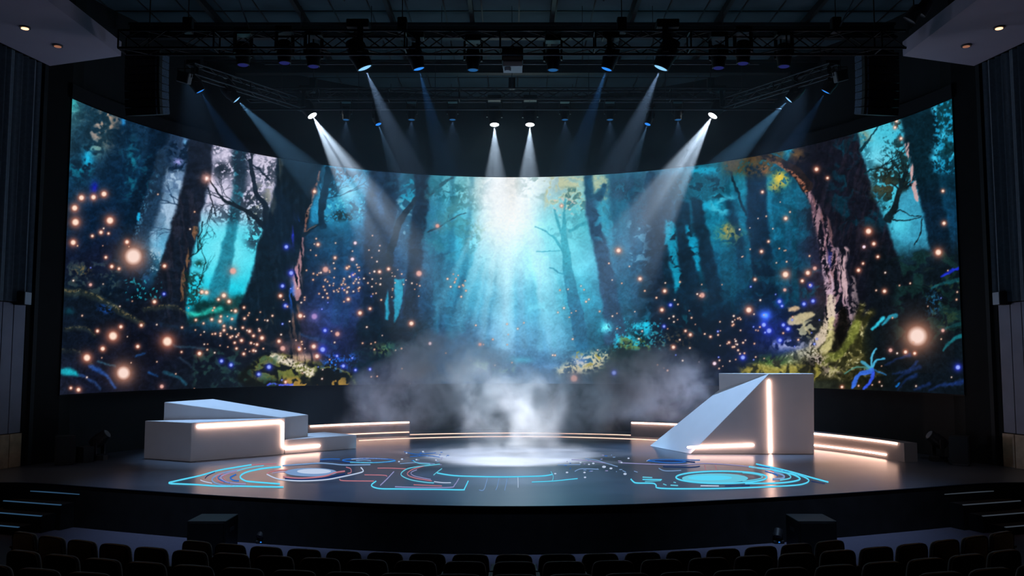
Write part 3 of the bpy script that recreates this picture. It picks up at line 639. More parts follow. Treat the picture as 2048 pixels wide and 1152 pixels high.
    warm = [(266.7,512.8,19),(226,672,10),(334.7,683,11),(247,746,15),(174,715.5,8),(205.5,697.5,5),(241.7,653.6,4),(195,662,3.5),(223.6,533,4),(238,537.5,3),(211.7,514.7,3),(146.4,485,6),(254,484,4.5),(329,532,4),(309,603.6,4),
        (282.5,650.5,3.5),(275.5,693,4),(399,707,4.5),(157,779.4,4.5),(141.6,776,3),(364,655,2),(363,704,2),(391.7,640,2.5),(407,646.7,2),(423.6,639,3),(441.7,633,2.5),(440,642.5,3.5),(448,652,2.5),(448,660.5,3),(430.5,667.5,2),(441,666.7,2),
        (464,638,2.5),(471,622,3.5),(488,615,2.5),(489,637,2.5),(485.6,655.5,2.5),(499,662.5,3.5),(476,670,2),(507,671.7,3),(483,681,3.5),(469.4,685.5,2.5),(502,686,2.5),(514,689,3),(473,697,2.5),(507,701,3),(487.5,707.8,3),(524,676,4.5),(519,661,2.5),(461,674.5,2.5),
        (458,603,4),(447.8,591,5),(437,599,3),(404,584,4),(413,585,4),(208,388,6),(187,394.4,5.5),(163,395.5,6),(149.4,416,6.5),(151,444.4,8),(220,441,8),(202,464.7,4),(184.7,472,3),(217,467,2.5),
        (822.8,646.9,5),(740,617.5,3),(720,626,4.5),(627.6,693,5),(599,698,4.5),(634,712.5,5),(558,682.5,4),(600.5,631.7,5),(560.8,591.8,4),(696.4,598.6,3.5),(1280,557.7,4),(1329.4,582,4),(1323.8,619.8,4),(1380.7,669.4,3.5),(1371,661.8,2.5),(1346.8,694.5,4),
        (1421,673.5,2.5),(1237,501,5),(1123,411.5,3),(1737,462.5,6.5),(1876.6,504.7,7),(1633,338.5,4.5),(1655,356,3),(1571.4,436.8,4),(1524.8,384,3),(1747.6,487.6,4),(1888,446.5,4),(1523,503,3.5),(1537,483,2.5),(1885.8,382,3),(1755.6,513.5,3),
        (1571,549,7),(1615.7,545.8,5),(1604.5,561.8,3.5),(1497.6,620,6.5),(1769,582.4,4),(1717,540.5,4),(1726,527,2.5),(1834.7,672.4,22),(1811,704,4),(1829.4,706.7,3.5),(1793,242,3),(1790,255,3),(1802,277,3),(629,383,4),(636,489,3.5),(670,515.6,3),(694,536,3),(777,538,3.5),(759,543.5,3.5),(1510,559,3),(1458,685,2.5),(1684,774,3),(571,764,3),(1335,741,2)]
    for x, y, r in warm: orb(x, y, r, W if r < 12 else (222,150,120), Wc if r < 12 else (250,220,208))
    for x, y, r in [(651,539,9),(838,547,9),(874.8,451.7,6),(1148,757,11),(1404.4,590.6,8),(674.8,668,7),(565.5,697,8),(181,569.5,5),(1629.6,536.7,6),(1569.6,579.8,5),(1429,727,4.5),(1885.8,661,5),(323.6,773,6),(1781,700.5,6),(1728,493.8,4),(860,687,4),(960,689,5),(466,542,10),(1480,540,0.1),(710.4,486,4),(704.8,518.5,4.5)]:
        if r > 1: orb(x, y, r * (.8 if r > 4.6 else 1), (180,110,104), (226,170,160) if r > 4.6 else (250,225,240), .6)
    for x, y, r in [(443,722,4),(462,730,4),(538,734,5),(517.5,748.6,4),(572.7,493.7,4.5),(582.4,546,5),(565,572,4),(571,611.4,4),(650,661,4),(645.4,699,6),(711,740,3),(686.7,732,4),(674,712,3),(1341,610,3.5),(1328,652.7,3),(1228,745.7,5),(1621,571,4),(1559,603,4.5),(1564,612,3),(1538,661.5,6),(1566.7,650,4),(1576,658,4.5),(1560,680.7,4.5),(1527.7,649.7,5),(1608,608,4),(1626,602,4),(1485.8,715,5),(328,588,3),(705.7,550,3),(740,738.5,3),(1915.9,734.7,5.5)]:
        orb(x, y, r, Bl, Bc)
    add(ell(1530.7, 630.5, 13, 11), (60,100,255), .9); add(ell(1530, 631, 5, 4), (60,100,60)); orb(628.7, 633, 7, (130,110,190), (170,140,200), .7)
    RR = random.Random(12)
    def cluster(n, x0, y0, x1, y1, rlo, rhi, blue=0.0, core=None):
        for _ in range(n):
            x, y = RR.uniform(x0, x1), RR.uniform(y0, y1)
            q = (RR.random() + RR.random()) / 2
            b = RR.random() < blue
            orb(x, y, RR.uniform(rlo, rhi), Bl if b else (170,105,85), Bc if b else RR.choice([(255,215,190),(240,190,160),(250,235,225)]), .6)
    cluster(46, 612, 532, 765, 600, 1.3, 2.6, .04); cluster(24, 640, 555, 720, 585, 1.2, 2.2, .04); cluster(14, 620, 470, 770, 530, 1.2, 2.2, .1); cluster(16, 780, 535, 840, 600, 1.0, 2.0); cluster(14, 895, 545, 935, 610, 1.3, 2.4)
    cluster(34, 400, 615, 545, 710, 1.2, 2.6); cluster(26, 560, 600, 840, 770, 1.1, 2.2, .2); cluster(26, 1100, 520, 1300, 720, 1.2, 2.2); cluster(30, 1300, 560, 1480, 740, 1.1, 2.4, .1)
    cluster(34, 1430, 630, 1535, 725, 1.2, 2.6, .25); cluster(20, 1500, 560, 1640, 700, 1.1, 2.4, .45); cluster(16, 1440, 400, 1620, 540, 1.0, 2.2); cluster(24, 120, 380, 420, 780, 1.0, 2.0, .1); cluster(20, 1700, 540, 1920, 780, 1.0, 2.2, .15); cluster(14, 850, 640, 1110, 740, 1.1, 2.0); cluster(14, 560, 560, 612, 720, 1.2, 2.6, .4)
    return np.clip(A, 0.0, 1.0).astype(np.float32)
# ================================================================ the LED wall
SR, SCY, SZ0, SZ1, SA = 10.23, 17.708, 1.4854, 8.2422, 1.4114
def build_led_wall():
    pic = paint_picture()
    lin = np.where(pic <= .04045, pic / 12.92, ((pic + .055) / 1.055) ** 2.4).astype(np.float32)
    NX, NZ = 1500, 420
    # columns of LED spaced evenly as seen from the hall
    aa = np.linspace(-SA, SA, 4001)
    sx = SR * np.sin(aa) / (SCY + SR * np.cos(aa))
    a = np.interp(np.linspace(sx[0], sx[-1], NX), sx, aa)
    z = np.linspace(SZ0, SZ1, NZ)
    Aa, Zz = np.meshgrid(a, z)
    X = SR * np.sin(Aa); Y = SCY + SR * np.cos(Aa)
    zc = Y * CP + (Zz - EYE) * SP; yc = -Y * SP + (Zz - EYE) * CP
    px = 1024 + FOC * X / zc - CX0; py = 576 - FOC * yc / zc - CY0
    px = np.clip(px, 0, CW - 1.01); py = np.clip(py, 0, CH - 1.01)
    xi = px.astype(int); yi = py.astype(int); fx = (px - xi)[..., None]; fy = (py - yi)[..., None]
    col = (lin[yi, xi] * (1 - fx) + lin[yi, xi + 1] * fx) * (1 - fy) + (lin[yi + 1, xi] * (1 - fx) + lin[yi + 1, xi + 1] * fx) * fy
    me = bpy.data.meshes.new('display_face')
    n = NX * NZ
    co = np.stack([X, Y, Zz], -1).astype(np.float32).reshape(-1)
    idx = np.arange(n).reshape(NZ, NX)
    q = np.stack([idx[:-1, :-1], idx[:-1, 1:], idx[1:, 1:], idx[1:, :-1]], -1).reshape(-1).astype(np.int32)
    nf = (NX - 1) * (NZ - 1)
    me.vertices.add(n); me.vertices.foreach_set('co', co)
    me.loops.add(nf * 4); me.loops.foreach_set('vertex_index', q)
    me.polygons.add(nf); me.polygons.foreach_set('loop_start', np.arange(0, nf * 4, 4, dtype=np.int32))
    me.update(calc_edges=True)
    ca = me.color_attributes.new('picture', 'FLOAT_COLOR', 'POINT')
    rgba = np.ones((n, 4), np.float32); rgba[:, :3] = col.reshape(-1, 3)
    ca.data.foreach_set('color', rgba.reshape(-1))
    m = bpy.data.materials.new('led_picture'); m.use_nodes = True; nt = m.node_tree; nt.nodes.clear(); MATS['led_picture'] = m
    at = nt.nodes.new('ShaderNodeVertexColor'); at.layer_name = 'picture'
    e = nt.nodes.new('ShaderNodeEmission'); e.inputs['Strength'].default_value = 1.0
    o = nt.nodes.new('ShaderNodeOutputMaterial')
    nt.links.new(at.outputs['Color'], e.inputs['Color']); nt.links.new(e.outputs[0], o.inputs['Surface'])
    m.cycles.emission_sampling = 'NONE'
    me.materials.append(m)
    root = thing('led_screen', 'huge curved LED screen showing a glowing blue forest with fireflies', 'screen', (0, SCY, 0))
    f = bpy.data.objects.new('display', me); C.objects.link(f); f.parent = root; f.location = (0, -SCY, 0)
    bm = new(); arc_wall(bm, 0, 0, SR + .015, SR + .12, -SA, SA, SZ0 - .03, SZ1 + .03, 96)
    obj('cabinet', bm, 'screen_back', root)
    bm = new(); arc_wall(bm, 0, 0, SR - .03, SR + .14, -SA - .004, SA + .004, SZ1 + .031, SZ1 + .34, 96)
    obj('frame', bm, 'screen_back', root)
build_led_wall()

# ================================================================ room shell
WR = 10.48
bm = new(); arc_wall(bm, 0, SCY, WR + .01, WR + .2, -1.47, 1.47, 0.003, 12.0, 96)
struct('wall_back', bm, 'wall_stage')
for s, nm in ((-1, 'left'), (1, 'right')):
    # black wing between the side wall and the screen
    bm = new(); P = [(-10.56, 18.67), (-10.12, 19.36), (-10.20, 20.0), (-11.0, 19.9), (-11.0, 18.6)]
    P = [(x * -s, y) for x, y in P]
    prism(bm, P if s < 0 else P[::-1], 0.003, 12.0)
    struct('wall_%s_wing' % nm, bm, 'wall_black')
    # side wall running towards the hall
    def SW(t, off=0.0): return (s * (10.60 + .2 * t - off), 18.64 - t)
    bm = new(); prism(bm, [SW(0), SW(11), (s * 13.4, 7.6), (s * 11.4, 18.6)], -.75, 12.0)
    struct('wall_' + nm, bm, 'wall_black')
    # panelling below the curtain
    root = thing('wall_panelling', '%s wall panelling of upright grey boards above a low wooden plinth' % nm, 'wall panel', (0, 0, 0))
    t = 0.0; k = 0
    while t < 3.4:
        w = (.34, .30, .42)[k % 3]
        bm = new(); a = SW(t + .012, .05); b_ = SW(t + w - .012, .05); c_ = SW(t + w - .012, .004); d_ = SW(t + .012, .004)
        prism(bm, [a, b_, c_, d_], .72, 3.48); obj('board', bm, 'panel_grey', root)
        bm = new(); a = SW(t + .012, .09); b_ = SW(t + w - .012, .09)
        prism(bm, [a, b_, c_, d_], .003, .70); obj('plinth_board', bm, 'panel_wood', root)
        t += w; k += 1
    # pleated curtain hanging above the panels
    bm = new(); N = 240; prev = None
    for i in range(N + 1):
        t = 0.0 + 4.6 * i / N
        ph = t * 34 + 1.3 * math.sin(t * 5.1) + .6 * math.sin(t * 11.7)
        d = .10 + .045 * math.sin(ph) + .015 * math.sin(ph * 2.3)
        x, y = SW(t, d + .02); x2, y2 = SW(t, d)
        cur = [bm.verts.new((x, y, 3.50)), bm.verts.new((x, y, 8.84)), bm.verts.new((x2, y2, 8.84)), bm.verts.new((x2, y2, 3.50))]
        if prev:
            for j in range(4): bm.faces.new((prev[j], prev[(j + 1) % 4], cur[(j + 1) % 4], cur[j]))
        prev = cur
    tag(obj('curtain', bm, 'curtain', smooth=True), 'tall pleated dark grey curtain on the %s side wall' % nm, 'curtain')
    # white canopy slab with downlights
    root = thing('ceiling_canopy', 'white slab canopy with two downlights over the %s end of the stage' % nm, 'ceiling panel', (s * 9.5, 17.5, 8.864))
    L = lambda x, y: (s * x - s * 9.5, y - 17.5)
    P = [L(8.52, 18.26), L(8.60, 9.0), L(12.2, 9.0), L(10.52, 18.30), L(10.41, 18.90)]
    bm = new(); prism(bm, P if s > 0 else P[::-1], 0.0, .315); obj('slab', bm, 'canopy_white', root)
    for (x, y, mm, k) in ((9.68, 16.61, 'downlight_warm', 1), (9.55, 17.60, 'downlight_dim', .3)):
        bm = new(); M = Matrix.Translation((s * x - s * 9.5, y - 17.5, -.03))
        lathe(bm, [(.075, .0), (.105, .0), (.105, .029), (.075, .029)], 20, M)
        dl = obj('downlight', bm, 'fixture_grey', root, True)
        bm = new(); M = Matrix.Translation((s * x - s * 9.5, y - 17.5, -.040)); lathe(bm, [(.07, 0), (.07, .008)], 20, M)
        obj('bulb', bm, mm, dl, True)
        ld = bpy.data.lights.new('downlight_beam', 'SPOT'); ld.energy = 160 * k; ld.color = (1, .60, .34); ld.spot_size = math.radians(30); ld.spot_blend = .9; ld.shadow_soft_size = .06
        lo = bpy.data.objects.new('downlight_beam', ld); C.objects.link(lo); lo.parent = root; lo.location = (s * x - s * 9.5, y - 17.5, -.06)
        lo['label'] = 'warm beam of the downlight'
# house lights over the seats warm the corners of the hall
for s in (-1, 1):
    ld = bpy.data.lights.new('aisle_lamp', 'SPOT'); ld.energy = 70; ld.color = (1, .55, .26); ld.spot_size = math.radians(70); ld.spot_blend = .9; ld.shadow_soft_size = .08
    lo = bpy.data.objects.new('aisle_lamp', ld); C.objects.link(lo); lo.location = (s * 10.6, 11.5, 8.75)
    d = Vector((s * 7.0, 11.0, -.3)) - lo.location; lo.rotation_euler = d.to_track_quat('-Z', 'Y').to_euler()
# far end behind the camera, so that the hall is closed
bm = new(); box(bm, -13.6, 13.6, -3.0, -2.8, -1.6, 12.0); struct('wall_front', bm, 'wall_black')
# ceiling
bm = new(); box(bm, -11.6, 11.6, 6.0, 28.6, 11.0, 11.2); struct('ceiling', bm, 'ceiling_panel')
bm = new()
for k in range(13): box(bm, -11.0, 11.0, 12.0 + k * 1.28, 12.03 + k * 1.28, 10.985, 10.999)
for k in range(24): box(bm, -11.0 + k * .93, -10.965 + k * .93, 11.5, 27.5, 10.985, 10.999)
struct('trim_1', bm, 'steel_black')
R = random.Random(5)
for k, y in enumerate((13.4, 15.6, 18.2, 20.9, 23.6)):
    bm = new(); box(bm, -9.6, 9.6, y, y + .22, 10.30, 10.36); box(bm, -9.6, 9.6, y, y + .22, 10.62, 10.68); box(bm, -9.6, 9.6, y + .09, y + .13, 10.36, 10.62)
    tag(obj('roof_beam', bm, 'steel_black'), 'black steel roof beam running across the stage, %s from the audience' % ('first second third fourth fifth'.split()[k]), 'beam')
for k, x in enumerate((-7.4, -5.2, -3.0, -1.0, 1.0, 3.0, 5.2, 7.4)):
    bm = new(); box(bm, x - .05, x + .05, 12.6, 24.6, 10.69, 10.86)
    tag(obj('roof_joist', bm, 'truss_dark'), 'dark joist under the roof running away from the hall, %s from the left' % ('first second third fourth fifth sixth seventh eighth'.split()[k]), 'beam')
# slanting cables and pipes up in the roof
for k, (a, b, r) in enumerate([((-3.6, 13.0, 9.9), (-3.2, 15.9, 9.1), .02), ((-2.2, 13.2, 10.1), (-2.0, 15.9, 9.1), .016), ((2.2, 13.2, 10.2), (1.75, 15.9, 9.1), .02), ((3.6, 12.8, 10.1), (3.0, 15.8, 9.1), .025), ((6.6, 13.4, 10.2), (6.2, 15.8, 8.55), .014), ((-5.2, 13.6, 10.2), (-5.0, 15.9, 8.55), .014)]):
    bm = new(); tube(bm, a, b, r, 8)
    tag(obj('stay_pipe', bm, 'truss_metal'), 'thin slanting stay pipe under the roof, the %s one from the left' % ('second third fourth fifth sixth first'.split()[k]), 'pipe')

# ================================================================ hall floor, tiers
SC = (0.0, 21.6)
bm = new(); box(bm, -13.6, 13.6, -2.8, 19.0, -1.0, -.75); struct('floor', bm, 'carpet')
for k, (r0, r1, z) in enumerate(((11.92, 13.05, -.624), (13.05, 14.15, -.486), (14.15, 24.0, -.31))):
    bm = new(); arc_wall(bm, SC[0], SC[1], r0, r1, PI - .92, PI + .92, -.749, z, 48)
    struct('floor_tier', bm, 'carpet')
# ================================================================ stage
edge = [(-12.2, 16.18), (-9.6, 16.24), (-9.05, 16.22), (-8.4, 16.04), (-6.85, 15.42), (-4.75, 14.66), (-2.6, 14.02), (-1.3, 13.76), (0, 13.66), (1.3, 13.76), (2.6, 14.02), (4.75, 14.66), (6.85, 15.42), (8.4, 16.04), (9.05, 16.22), (9.6, 16.24), (12.2, 16.18)]
def cr(pts, n=6):
    q = [pts[0]] + pts + [pts[-1]]; out = []
    for i in range(1, len(q) - 2):
        p0, p1, p2, p3 = q[i - 1], q[i], q[i + 1], q[i + 2]
        for k in range(n):
            t = k / n
            out.append(tuple(.5 * (2 * p1[j] + (p2[j] - p0[j]) * t + (2 * p0[j] - 5 * p1[j] + 4 * p2[j] - p3[j]) * t * t + (3 * p1[j] - p0[j] - 3 * p2[j] + p3[j]) * t ** 3) for j in range(len(p1))))
    return out + [pts[-1]]
E_ = cr(edge, 6)
E_ = [p for p in E_ if abs(p[0]) <= 10.98]
root = thing('stage', 'low curved stage with a glossy dark grey floor and black front', 'stage', (0, 0, 0))
back = [(WR * math.sin(a), SCY + WR * math.cos(a)) for a in np.linspace(1.46, -1.46, 48)]
foot = [(-11.0, 16.2)] + E_ + [(11.0, 16.2), (10.56, 18.55)] + back + [(-10.56, 18.55)]
bm = new(); prism(bm, foot, -.014, -.001); obj('stage_top', bm, 'stage_floor', root)
inset = [(x, y + .012) for x, y in E_]
bm = new(); prism(bm, [(-10.9, 16.3)] + inset + [(10.9, 16.3), (10.9, 17.6), (-10.9, 17.6)], -.749, -.015); obj('fascia', bm, 'fascia_black', root)

# steps at both ends
for s, nm in ((-1, 'left'), (1, 'right')):
    root = thing('stage_steps', 'black steps with lit edges up to the %s end of the stage' % nm, 'stairs', (0, 0, 0))
    for k, (z, q) in enumerate(((-.15, ((53.7, 980.3), (161, 987.6))), (-.30, ((30, 996.8), (144, 1005))), (-.45, ((6.5, 1013.9), (124.5, 1023))), (-.60, ((-18, 1030.5), (99.6, 1040.9))))):
        a = at_z(*q[0], z); b_ = at_z(*q[1], z)
        a.x *= -s * 1.0; b_.x *= -s
        if k == 0: A0, B0 = a.copy(), b_.copy()
        d = (b_ - a).normalized(); n = Vector((-d.y, d.x, 0));
        if n.y < 0: n = -n
        # move every tread out towards the hall
        off = -n * (.02 + .30 * k)
        a2 = Vector((A0.x, A0.y, z)) + off + (a - A0).dot(d) * d * 1.0; b2 = Vector((B0.x, B0.y, z)) + off + (b_ - B0).dot(d) * d * 1.0
        e2 = n * (.30 * (k + 1) + .02)
        P = [(a2.x, a2.y), (b2.x, b2.y), ((b2 + e2).x, (b2 + e2).y), ((a2 + e2).x, (a2 + e2).y)]
        if k == 0: e_ = n * .2; P = [(a2.x, a2.y), (b2.x, b2.y), ((b2 + e_).x, (b2 + e_).y), ((a2 + e_).x, (a2 + e_).y)]
        bm = new(); prism(bm, P, -.749, z - .004)
        st = obj('step', bm, 'fascia_black', root)
        bm = new(); w = n * .022
        prism(bm, [((a2 - w * .4).x, (a2 - w * .4).y), ((b2 - w * .4).x, (b2 - w * .4).y), ((b2 + w).x, (b2 + w).y), ((a2 + w).x, (a2 + w).y)], z - .014, z)
        obj('lit_edge', bm, 'step_light' if s < 0 else 'step_edge_grey', st)

# ================================================================ curved benches with light strips
def bench(label, a0, a1, s0, s1, low0, low1):
    root = thing('curved_bench', label, 'bench', (0, SCY, 0))
    bm = new(); arc_wall(bm, 0, 0, 8.86, 9.18, a0, a1, .001, .42, 40); obj('bench_body', bm, 'bench_grey', root)
    bm = new(); arc_wall(bm, 0, 0, 8.825, 8.858, s0, s1, .37, .405, 40); obj('light_strip', bm, 'strip_light', root)
    bm = new(); arc_wall(bm, 0, 0, 8.825, 8.858, low0, low1, .085, .115, 40)
    obj('light_strip', bm, 'strip_light' if a0 > 0 else 'strip_soft', root)
D = math.radians
bench('low curved bench with warm light strip behind the stepped white platform', D(-43), D(-20.2), D(-40.0), D(-20.4), D(-42), D(-20.4))
bench('low curved bench with two warm light strips behind the tall wedge ramp', D(23.5), D(79.5), D(23.7), D(78.0), D(40), D(75.5))
for r, nm, a in ((9.02, 'outer', 24.0), (7.85, 'inner', 33.0)):
    bm = new(); arc_wall(bm, 0, SCY, r - .022, r + .022, D(-a), D(a), .002, .016, 80)
    tag(obj('ring_light', bm, 'strip_ring' if 'strip_ring' in MATS else 'strip_soft'), 'thin warm light line inlaid in a wide arc, the %s one, across the stage floor' % nm, 'light strip')

# ================================================================ left white platform
root = thing('white_platform', 'low white stepped platform with sloping top and angular light strip', 'stage platform', (-6.4, 20.6, 0))
O = Vector((-6.4, 20.6, 0))
def poly_mesh(name, V, F, m, root, smooth=False, bev=.008):
    bm = new(); vs = [bm.verts.new(Vector(v) - O) for v in V]
    for f in F: bm.faces.new([vs[i] for i in f])
    bmesh.ops.recalc_face_normals(bm, faces=bm.faces[:])
    if bev: bmesh.ops.bevel(bm, geom=bm.edges[:], offset=bev, segments=2, affect='EDGES')
    return obj(name, bm, m, root, smooth)
B = Vector((-7.16, 19.38, 0)); A_ = Vector((-8.48, 20.05, 0)); dF = Vector((.742, .670, 0)); nb_ = (A_ - B)
Pm = B + dF * 2.28; Em = Vector((-3.98, 22.25, 0))
HB = .862
bk = Pm + Vector((-.95, .55, 0))
def hexa(a, b, c, d, z0, za, zb, zc, zd):
    return [(a.x, a.y, z0), (b.x, b.y, z0), (c.x, c.y, z0), (d.x, d.y, z0), (a.x, a.y, za), (b.x, b.y, zb), (c.x, c.y, zc), (d.x, d.y, zd)]
HF = [(3, 2, 1, 0), (4, 5, 6, 7), (0, 1, 5, 4), (1, 2, 6, 5), (2, 3, 7, 6), (3, 0, 4, 7)]
L1 = Vector((-8.16, 20.32, 0)); L2 = Vector((-7.50, 21.70, 0)); Rf = Vector((-5.58, 21.02, 0)); Rb = Vector((-5.12, 21.80, 0))
bA = A_ ; 
poly_mesh('lower_block', hexa(B, Pm, Rf + Vector((-.02, -.05, 0)), A_, .002, HB, HB, HB, HB), HF, 'white_paint', root)
poly_mesh('sloping_block', hexa(L1 + Vector((0, .0, 0)), Rf + Vector((0, -.03, 0)), Rb, L2, .002, 1.275, .872, .885, 1.285), HF, 'white_paint', root)
S3 = Vector((-5.0, 23.10, 0)); S2 = Vector((-5.28, 21.70, 0))
poly_mesh('low_step', hexa(Pm + dF * .004, Em, S3, S3 + Vector((-.75, -.75, 0)), .002, .345, .345, .345, .345), HF, 'white_paint', root)
def strip_on(pts, p, d, th, name, m, root, O):
    """a light strip laid on an upright face: polyline given where it is seen on that face"""
    nrm = Vector((d[1], -d[0], 0)).normalized()
    if nrm.y > 0: nrm = -nrm
    W = [on_plane(x, y, p, d) + nrm * .012 - O for x, y in pts]
    bm = new()
    for i in range(len(W) - 1): tube(bm, W[i], W[i + 1], th, 10)
    for w in W: 
        q = bmesh.ops.create_uvsphere(bm, u_segments=10, v_segments=6, radius=th)
        for v in q['verts']: v.co += w
    return obj(name, bm, m, root, True)
strip_on([(395.5, 853), (480, 848.5), (561, 843.5), (565, 846), (565.2, 893), (571, 897), (638, 891.5)], (B.x, B.y), (dF.x, dF.y), .028, 'light_strip', 'strip_light', root, O)

# ================================================================ right white ramp
O = Vector((6.0, 21.8, 0))
root = thing('white_ramp', 'tall white wedge ramp with upright and horizontal light strips', 'stage ramp', O)
f0 = Vector((4.30, 20.98, 0)); f0t = Vector((4.385, 20.98, .085)); f1 = Vector((6.24, 20.98, 1.925)); g0 = Vector((7.28, 20.98, 0)); g1 = Vector((7.33, 20.98, 1.93))
b0 = Vector((3.62, 22.88, 0)); b0t = Vector((3.66, 22.88, .03)); b1 = Vector((5.336, 22.30, 1.487)); b2 = Vector((5.336, 22.30, 1.915)); h0 = Vector((7.70, 22.30, 0)); h1 = Vector((7.74, 22.30, 1.915))
V = [f0, f0t, f1, g1, g0, b0, b0t, b1, b2, h1, h0]
V = [(v.x, v.y, max(v.z, .002)) for v in V]
F = [(0, 1, 2, 3, 4), (5, 10, 9, 8, 7, 6), (0, 5, 6, 1), (1, 6, 7, 2), (2, 7, 8), (2, 8, 9, 3), (3, 9, 10, 4), (0, 4, 10, 5)]
bm = new(); vs = [bm.verts.new(Vector(v) - O) for v in V]
for f in F: bm.faces.new([vs[i] for i in f])
bmesh.ops.recalc_face_normals(bm, faces=bm.faces[:])
bmesh.ops.bevel(bm, geom=bm.edges[:], offset=.006, segments=1, affect='EDGES')
obj('ramp_body', bm, 'white_paint', root)
strip_on([(1376, 894.5), (1506, 890)], (0, 20.98), (1, 0), .026, 'light_strip', 'strip_light', root, O)
strip_on([(1537.5, 762), (1541, 904)], (0, 20.98), (1, 0), .030, 'light_strip', 'strip_light', root, O)

# ================================================================ light graphics laid into the stage floor
def ribbon(pts, w, m, root, O, z=.006, smooth=True):
    w = w * .78
    q = cr([tuple(p) for p in pts], 6) if smooth and len(pts) > 2 else pts
    bm = new(); prev = None
    for i, p in enumerate(q):
        a = q[max(0, i - 1)]; b_ = q[min(len(q) - 1, i + 1)]
        dx, dy = b_[0] - a[0], b_[1] - a[1]; L = math.hypot(dx, dy) or 1
        nx, ny = -dy / L * w / 2, dx / L * w / 2
        u = at_z(p[0] + nx, p[1] + ny, z); v = at_z(p[0] - nx, p[1] - ny, z)
        cur = [bm.verts.new(u - O), bm.verts.new(v - O), bm.verts.new(v - O - Vector((0, 0, .003))), bm.verts.new(u - O - Vector((0, 0, .003)))]
        if prev:
            for j in range(4): bm.faces.new((prev[j], prev[(j + 1) % 4], cur[(j + 1) % 4], cur[j]))
        else: bm.faces.new(cur)
        prev = cur
    bm.faces.new(prev[::-1])
    return obj('light_line', bm, 'line_' + m, root)
def ellipse(cx, cy, rx, ry, a0=0, a1=360, n=24, tilt=0):
    return [(cx + rx * math.cos(D(a)), cy + ry * math.sin(D(a)) + tilt * math.cos(D(a))) for a in np.linspace(a0, a1, n)]
def disc(pts, m, root, O, name='light_disc', z=.004):
    bm = new(); W = [at_z(x, y, z) - O for x, y in pts]
    lo = [bm.verts.new(w - Vector((0, 0, .003))) for w in W]; hi = [bm.verts.new(w) for w in W]
    bm.faces.new(hi); bm.faces.new(lo[::-1])
    for i in range(len(W)): bm.faces.new((lo[i], lo[(i + 1) % len(W)], hi[(i + 1) % len(W)], hi[i]))
    return obj(name, bm, m, root)
O = Vector((-5.5, 16.5, 0)); root = thing('floor_light_graphic', 'glowing cyan and pink crescents with a pointed left tip on the stage floor', 'light graphic', O)
for pts, w, m in [
    ([(553, 927.4), (525, 928), (503, 929.3)], 1.8, 'pink'),
    ([(503, 929.3), (473.8, 934), (437, 940.5), (400.6, 950.8), (364, 958.8), (343, 963.6)], 3.2, 'cyan'),
    ([(343, 963.6), (338, 965.6), (345, 967)], 4, 'cyan'),
    ([(345, 967), (393, 969), (437, 972), (481, 972), (520, 973), (567, 973.8)], 3.4, 'cyan'),
    ([(561.7, 933.2), (525, 936.9), (492.8, 944.2), (480.4, 953), (488.4, 960.3), (503, 963.2), (560, 967.6)], 3.6, 'cyan'),
    ([(528, 930.8), (495.8, 935.6), (473.8, 942)], 2.6, 'aqua'), ([(473.8, 942), (451.8, 947.9), (441.6, 954.5), (451.8, 963.2), (473.8, 966.9), (492, 967.6)], 2.8, 'lavender'),
    ([(477, 941), (456, 947), (446, 954.5), (455, 962)], 1.6, 'pink'),
    ([(485.5, 937.5), (451.8, 944.2), (432, 951), (424, 958.8), (431.3, 966), (451.8, 970.8), (473.8, 971)], 3.2, 'pale'),
    ([(446, 946.4), (433, 953), (435.7, 960.3), (447, 964.7)], 2.2, 'pink'), ([(441, 950), (437, 956), (446, 962), (460, 966)], 2, 'blue'),
    ([(472.3, 948.6), (460.6, 954.5), (466.5, 960.3), (478, 961.5)], 3, 'blue'), ([(400.6, 959.6), (409, 963), (424, 966)], 1.8, 'white'), ([(430, 944), (415, 951), (410, 957)], 1.4, 'deep'),
    ([(533.4, 948), (548, 955), (565, 959), (602, 961.4), (650.6, 959), (687, 952.5), (722, 944.5), (726, 940), (721.4, 934.6)], 2.4, 'white'),
    ([(533.4, 948), (540, 943.6), (556, 940.6), (575, 939)], 2, 'pink'), ([(545, 946), (560, 943.5), (580, 943)], 1.4, 'lavender'),
    ([(566, 953), (590, 956), (614, 955.6), (650.6, 951.6), (670, 945), (690, 942)], 3, 'pink'),
    ([(570, 957.6), (610, 959), (650, 956), (690, 947.5)], 3.4, 'deep'),
    ([(565, 931), (600, 928.4), (638, 926), (663, 927.2), (690, 929.5), (741, 929)], 2.6, 'pale'),
    ([(640, 918.6), (660, 917.6), (680, 917.8)], 1.4, 'blue'), ([(640, 922), (665, 921), (700, 925)], 1.2, 'deep'),
    ([(692, 934), (701, 937), (702, 944.5), (695, 946.5)], 1.6, 'pink'), ([(755, 936), (780, 936), (812, 937.4)], 1.6, 'pink'),
    ([(728.9, 949.3), (768.4, 950.3), (774, 953)], 1.6, 'pink'), ([(679, 958), (687.9, 961), (748, 961.8)], 1.8, 'pink'),
    ([(788, 942.7), (772.8, 958.8), (760.4, 970.6)], 2.0, 'lavender'),
    ([(752.3, 961.8), (742.8, 970.6), (758.2, 976.7), (800, 977.6), (880, 978.5), (925, 979.3), (929, 977), (936.6, 961.3)], 2.6, 'cyan'),
    ([(790, 973.2), (840, 974.6), (900, 974.4), (909, 970), (918, 956.4)], 1.9, 'lavender'), ([(827, 969), (870, 971), (884, 971.4)], 1.5, 'pink')]:
    ribbon(pts, w, m, root, O)
disc(ellipse(622, 944.2, 52, 8.3), 'line_pale', root, O); disc(ellipse(628, 942.5, 34, 5), 'line_white', root, O, z=.006)
O = Vector((0, 19.0, 0)); root = thing('floor_light_graphic', 'glowing rings and circuit ticks around the white pool on the stage floor', 'light graphic', O)
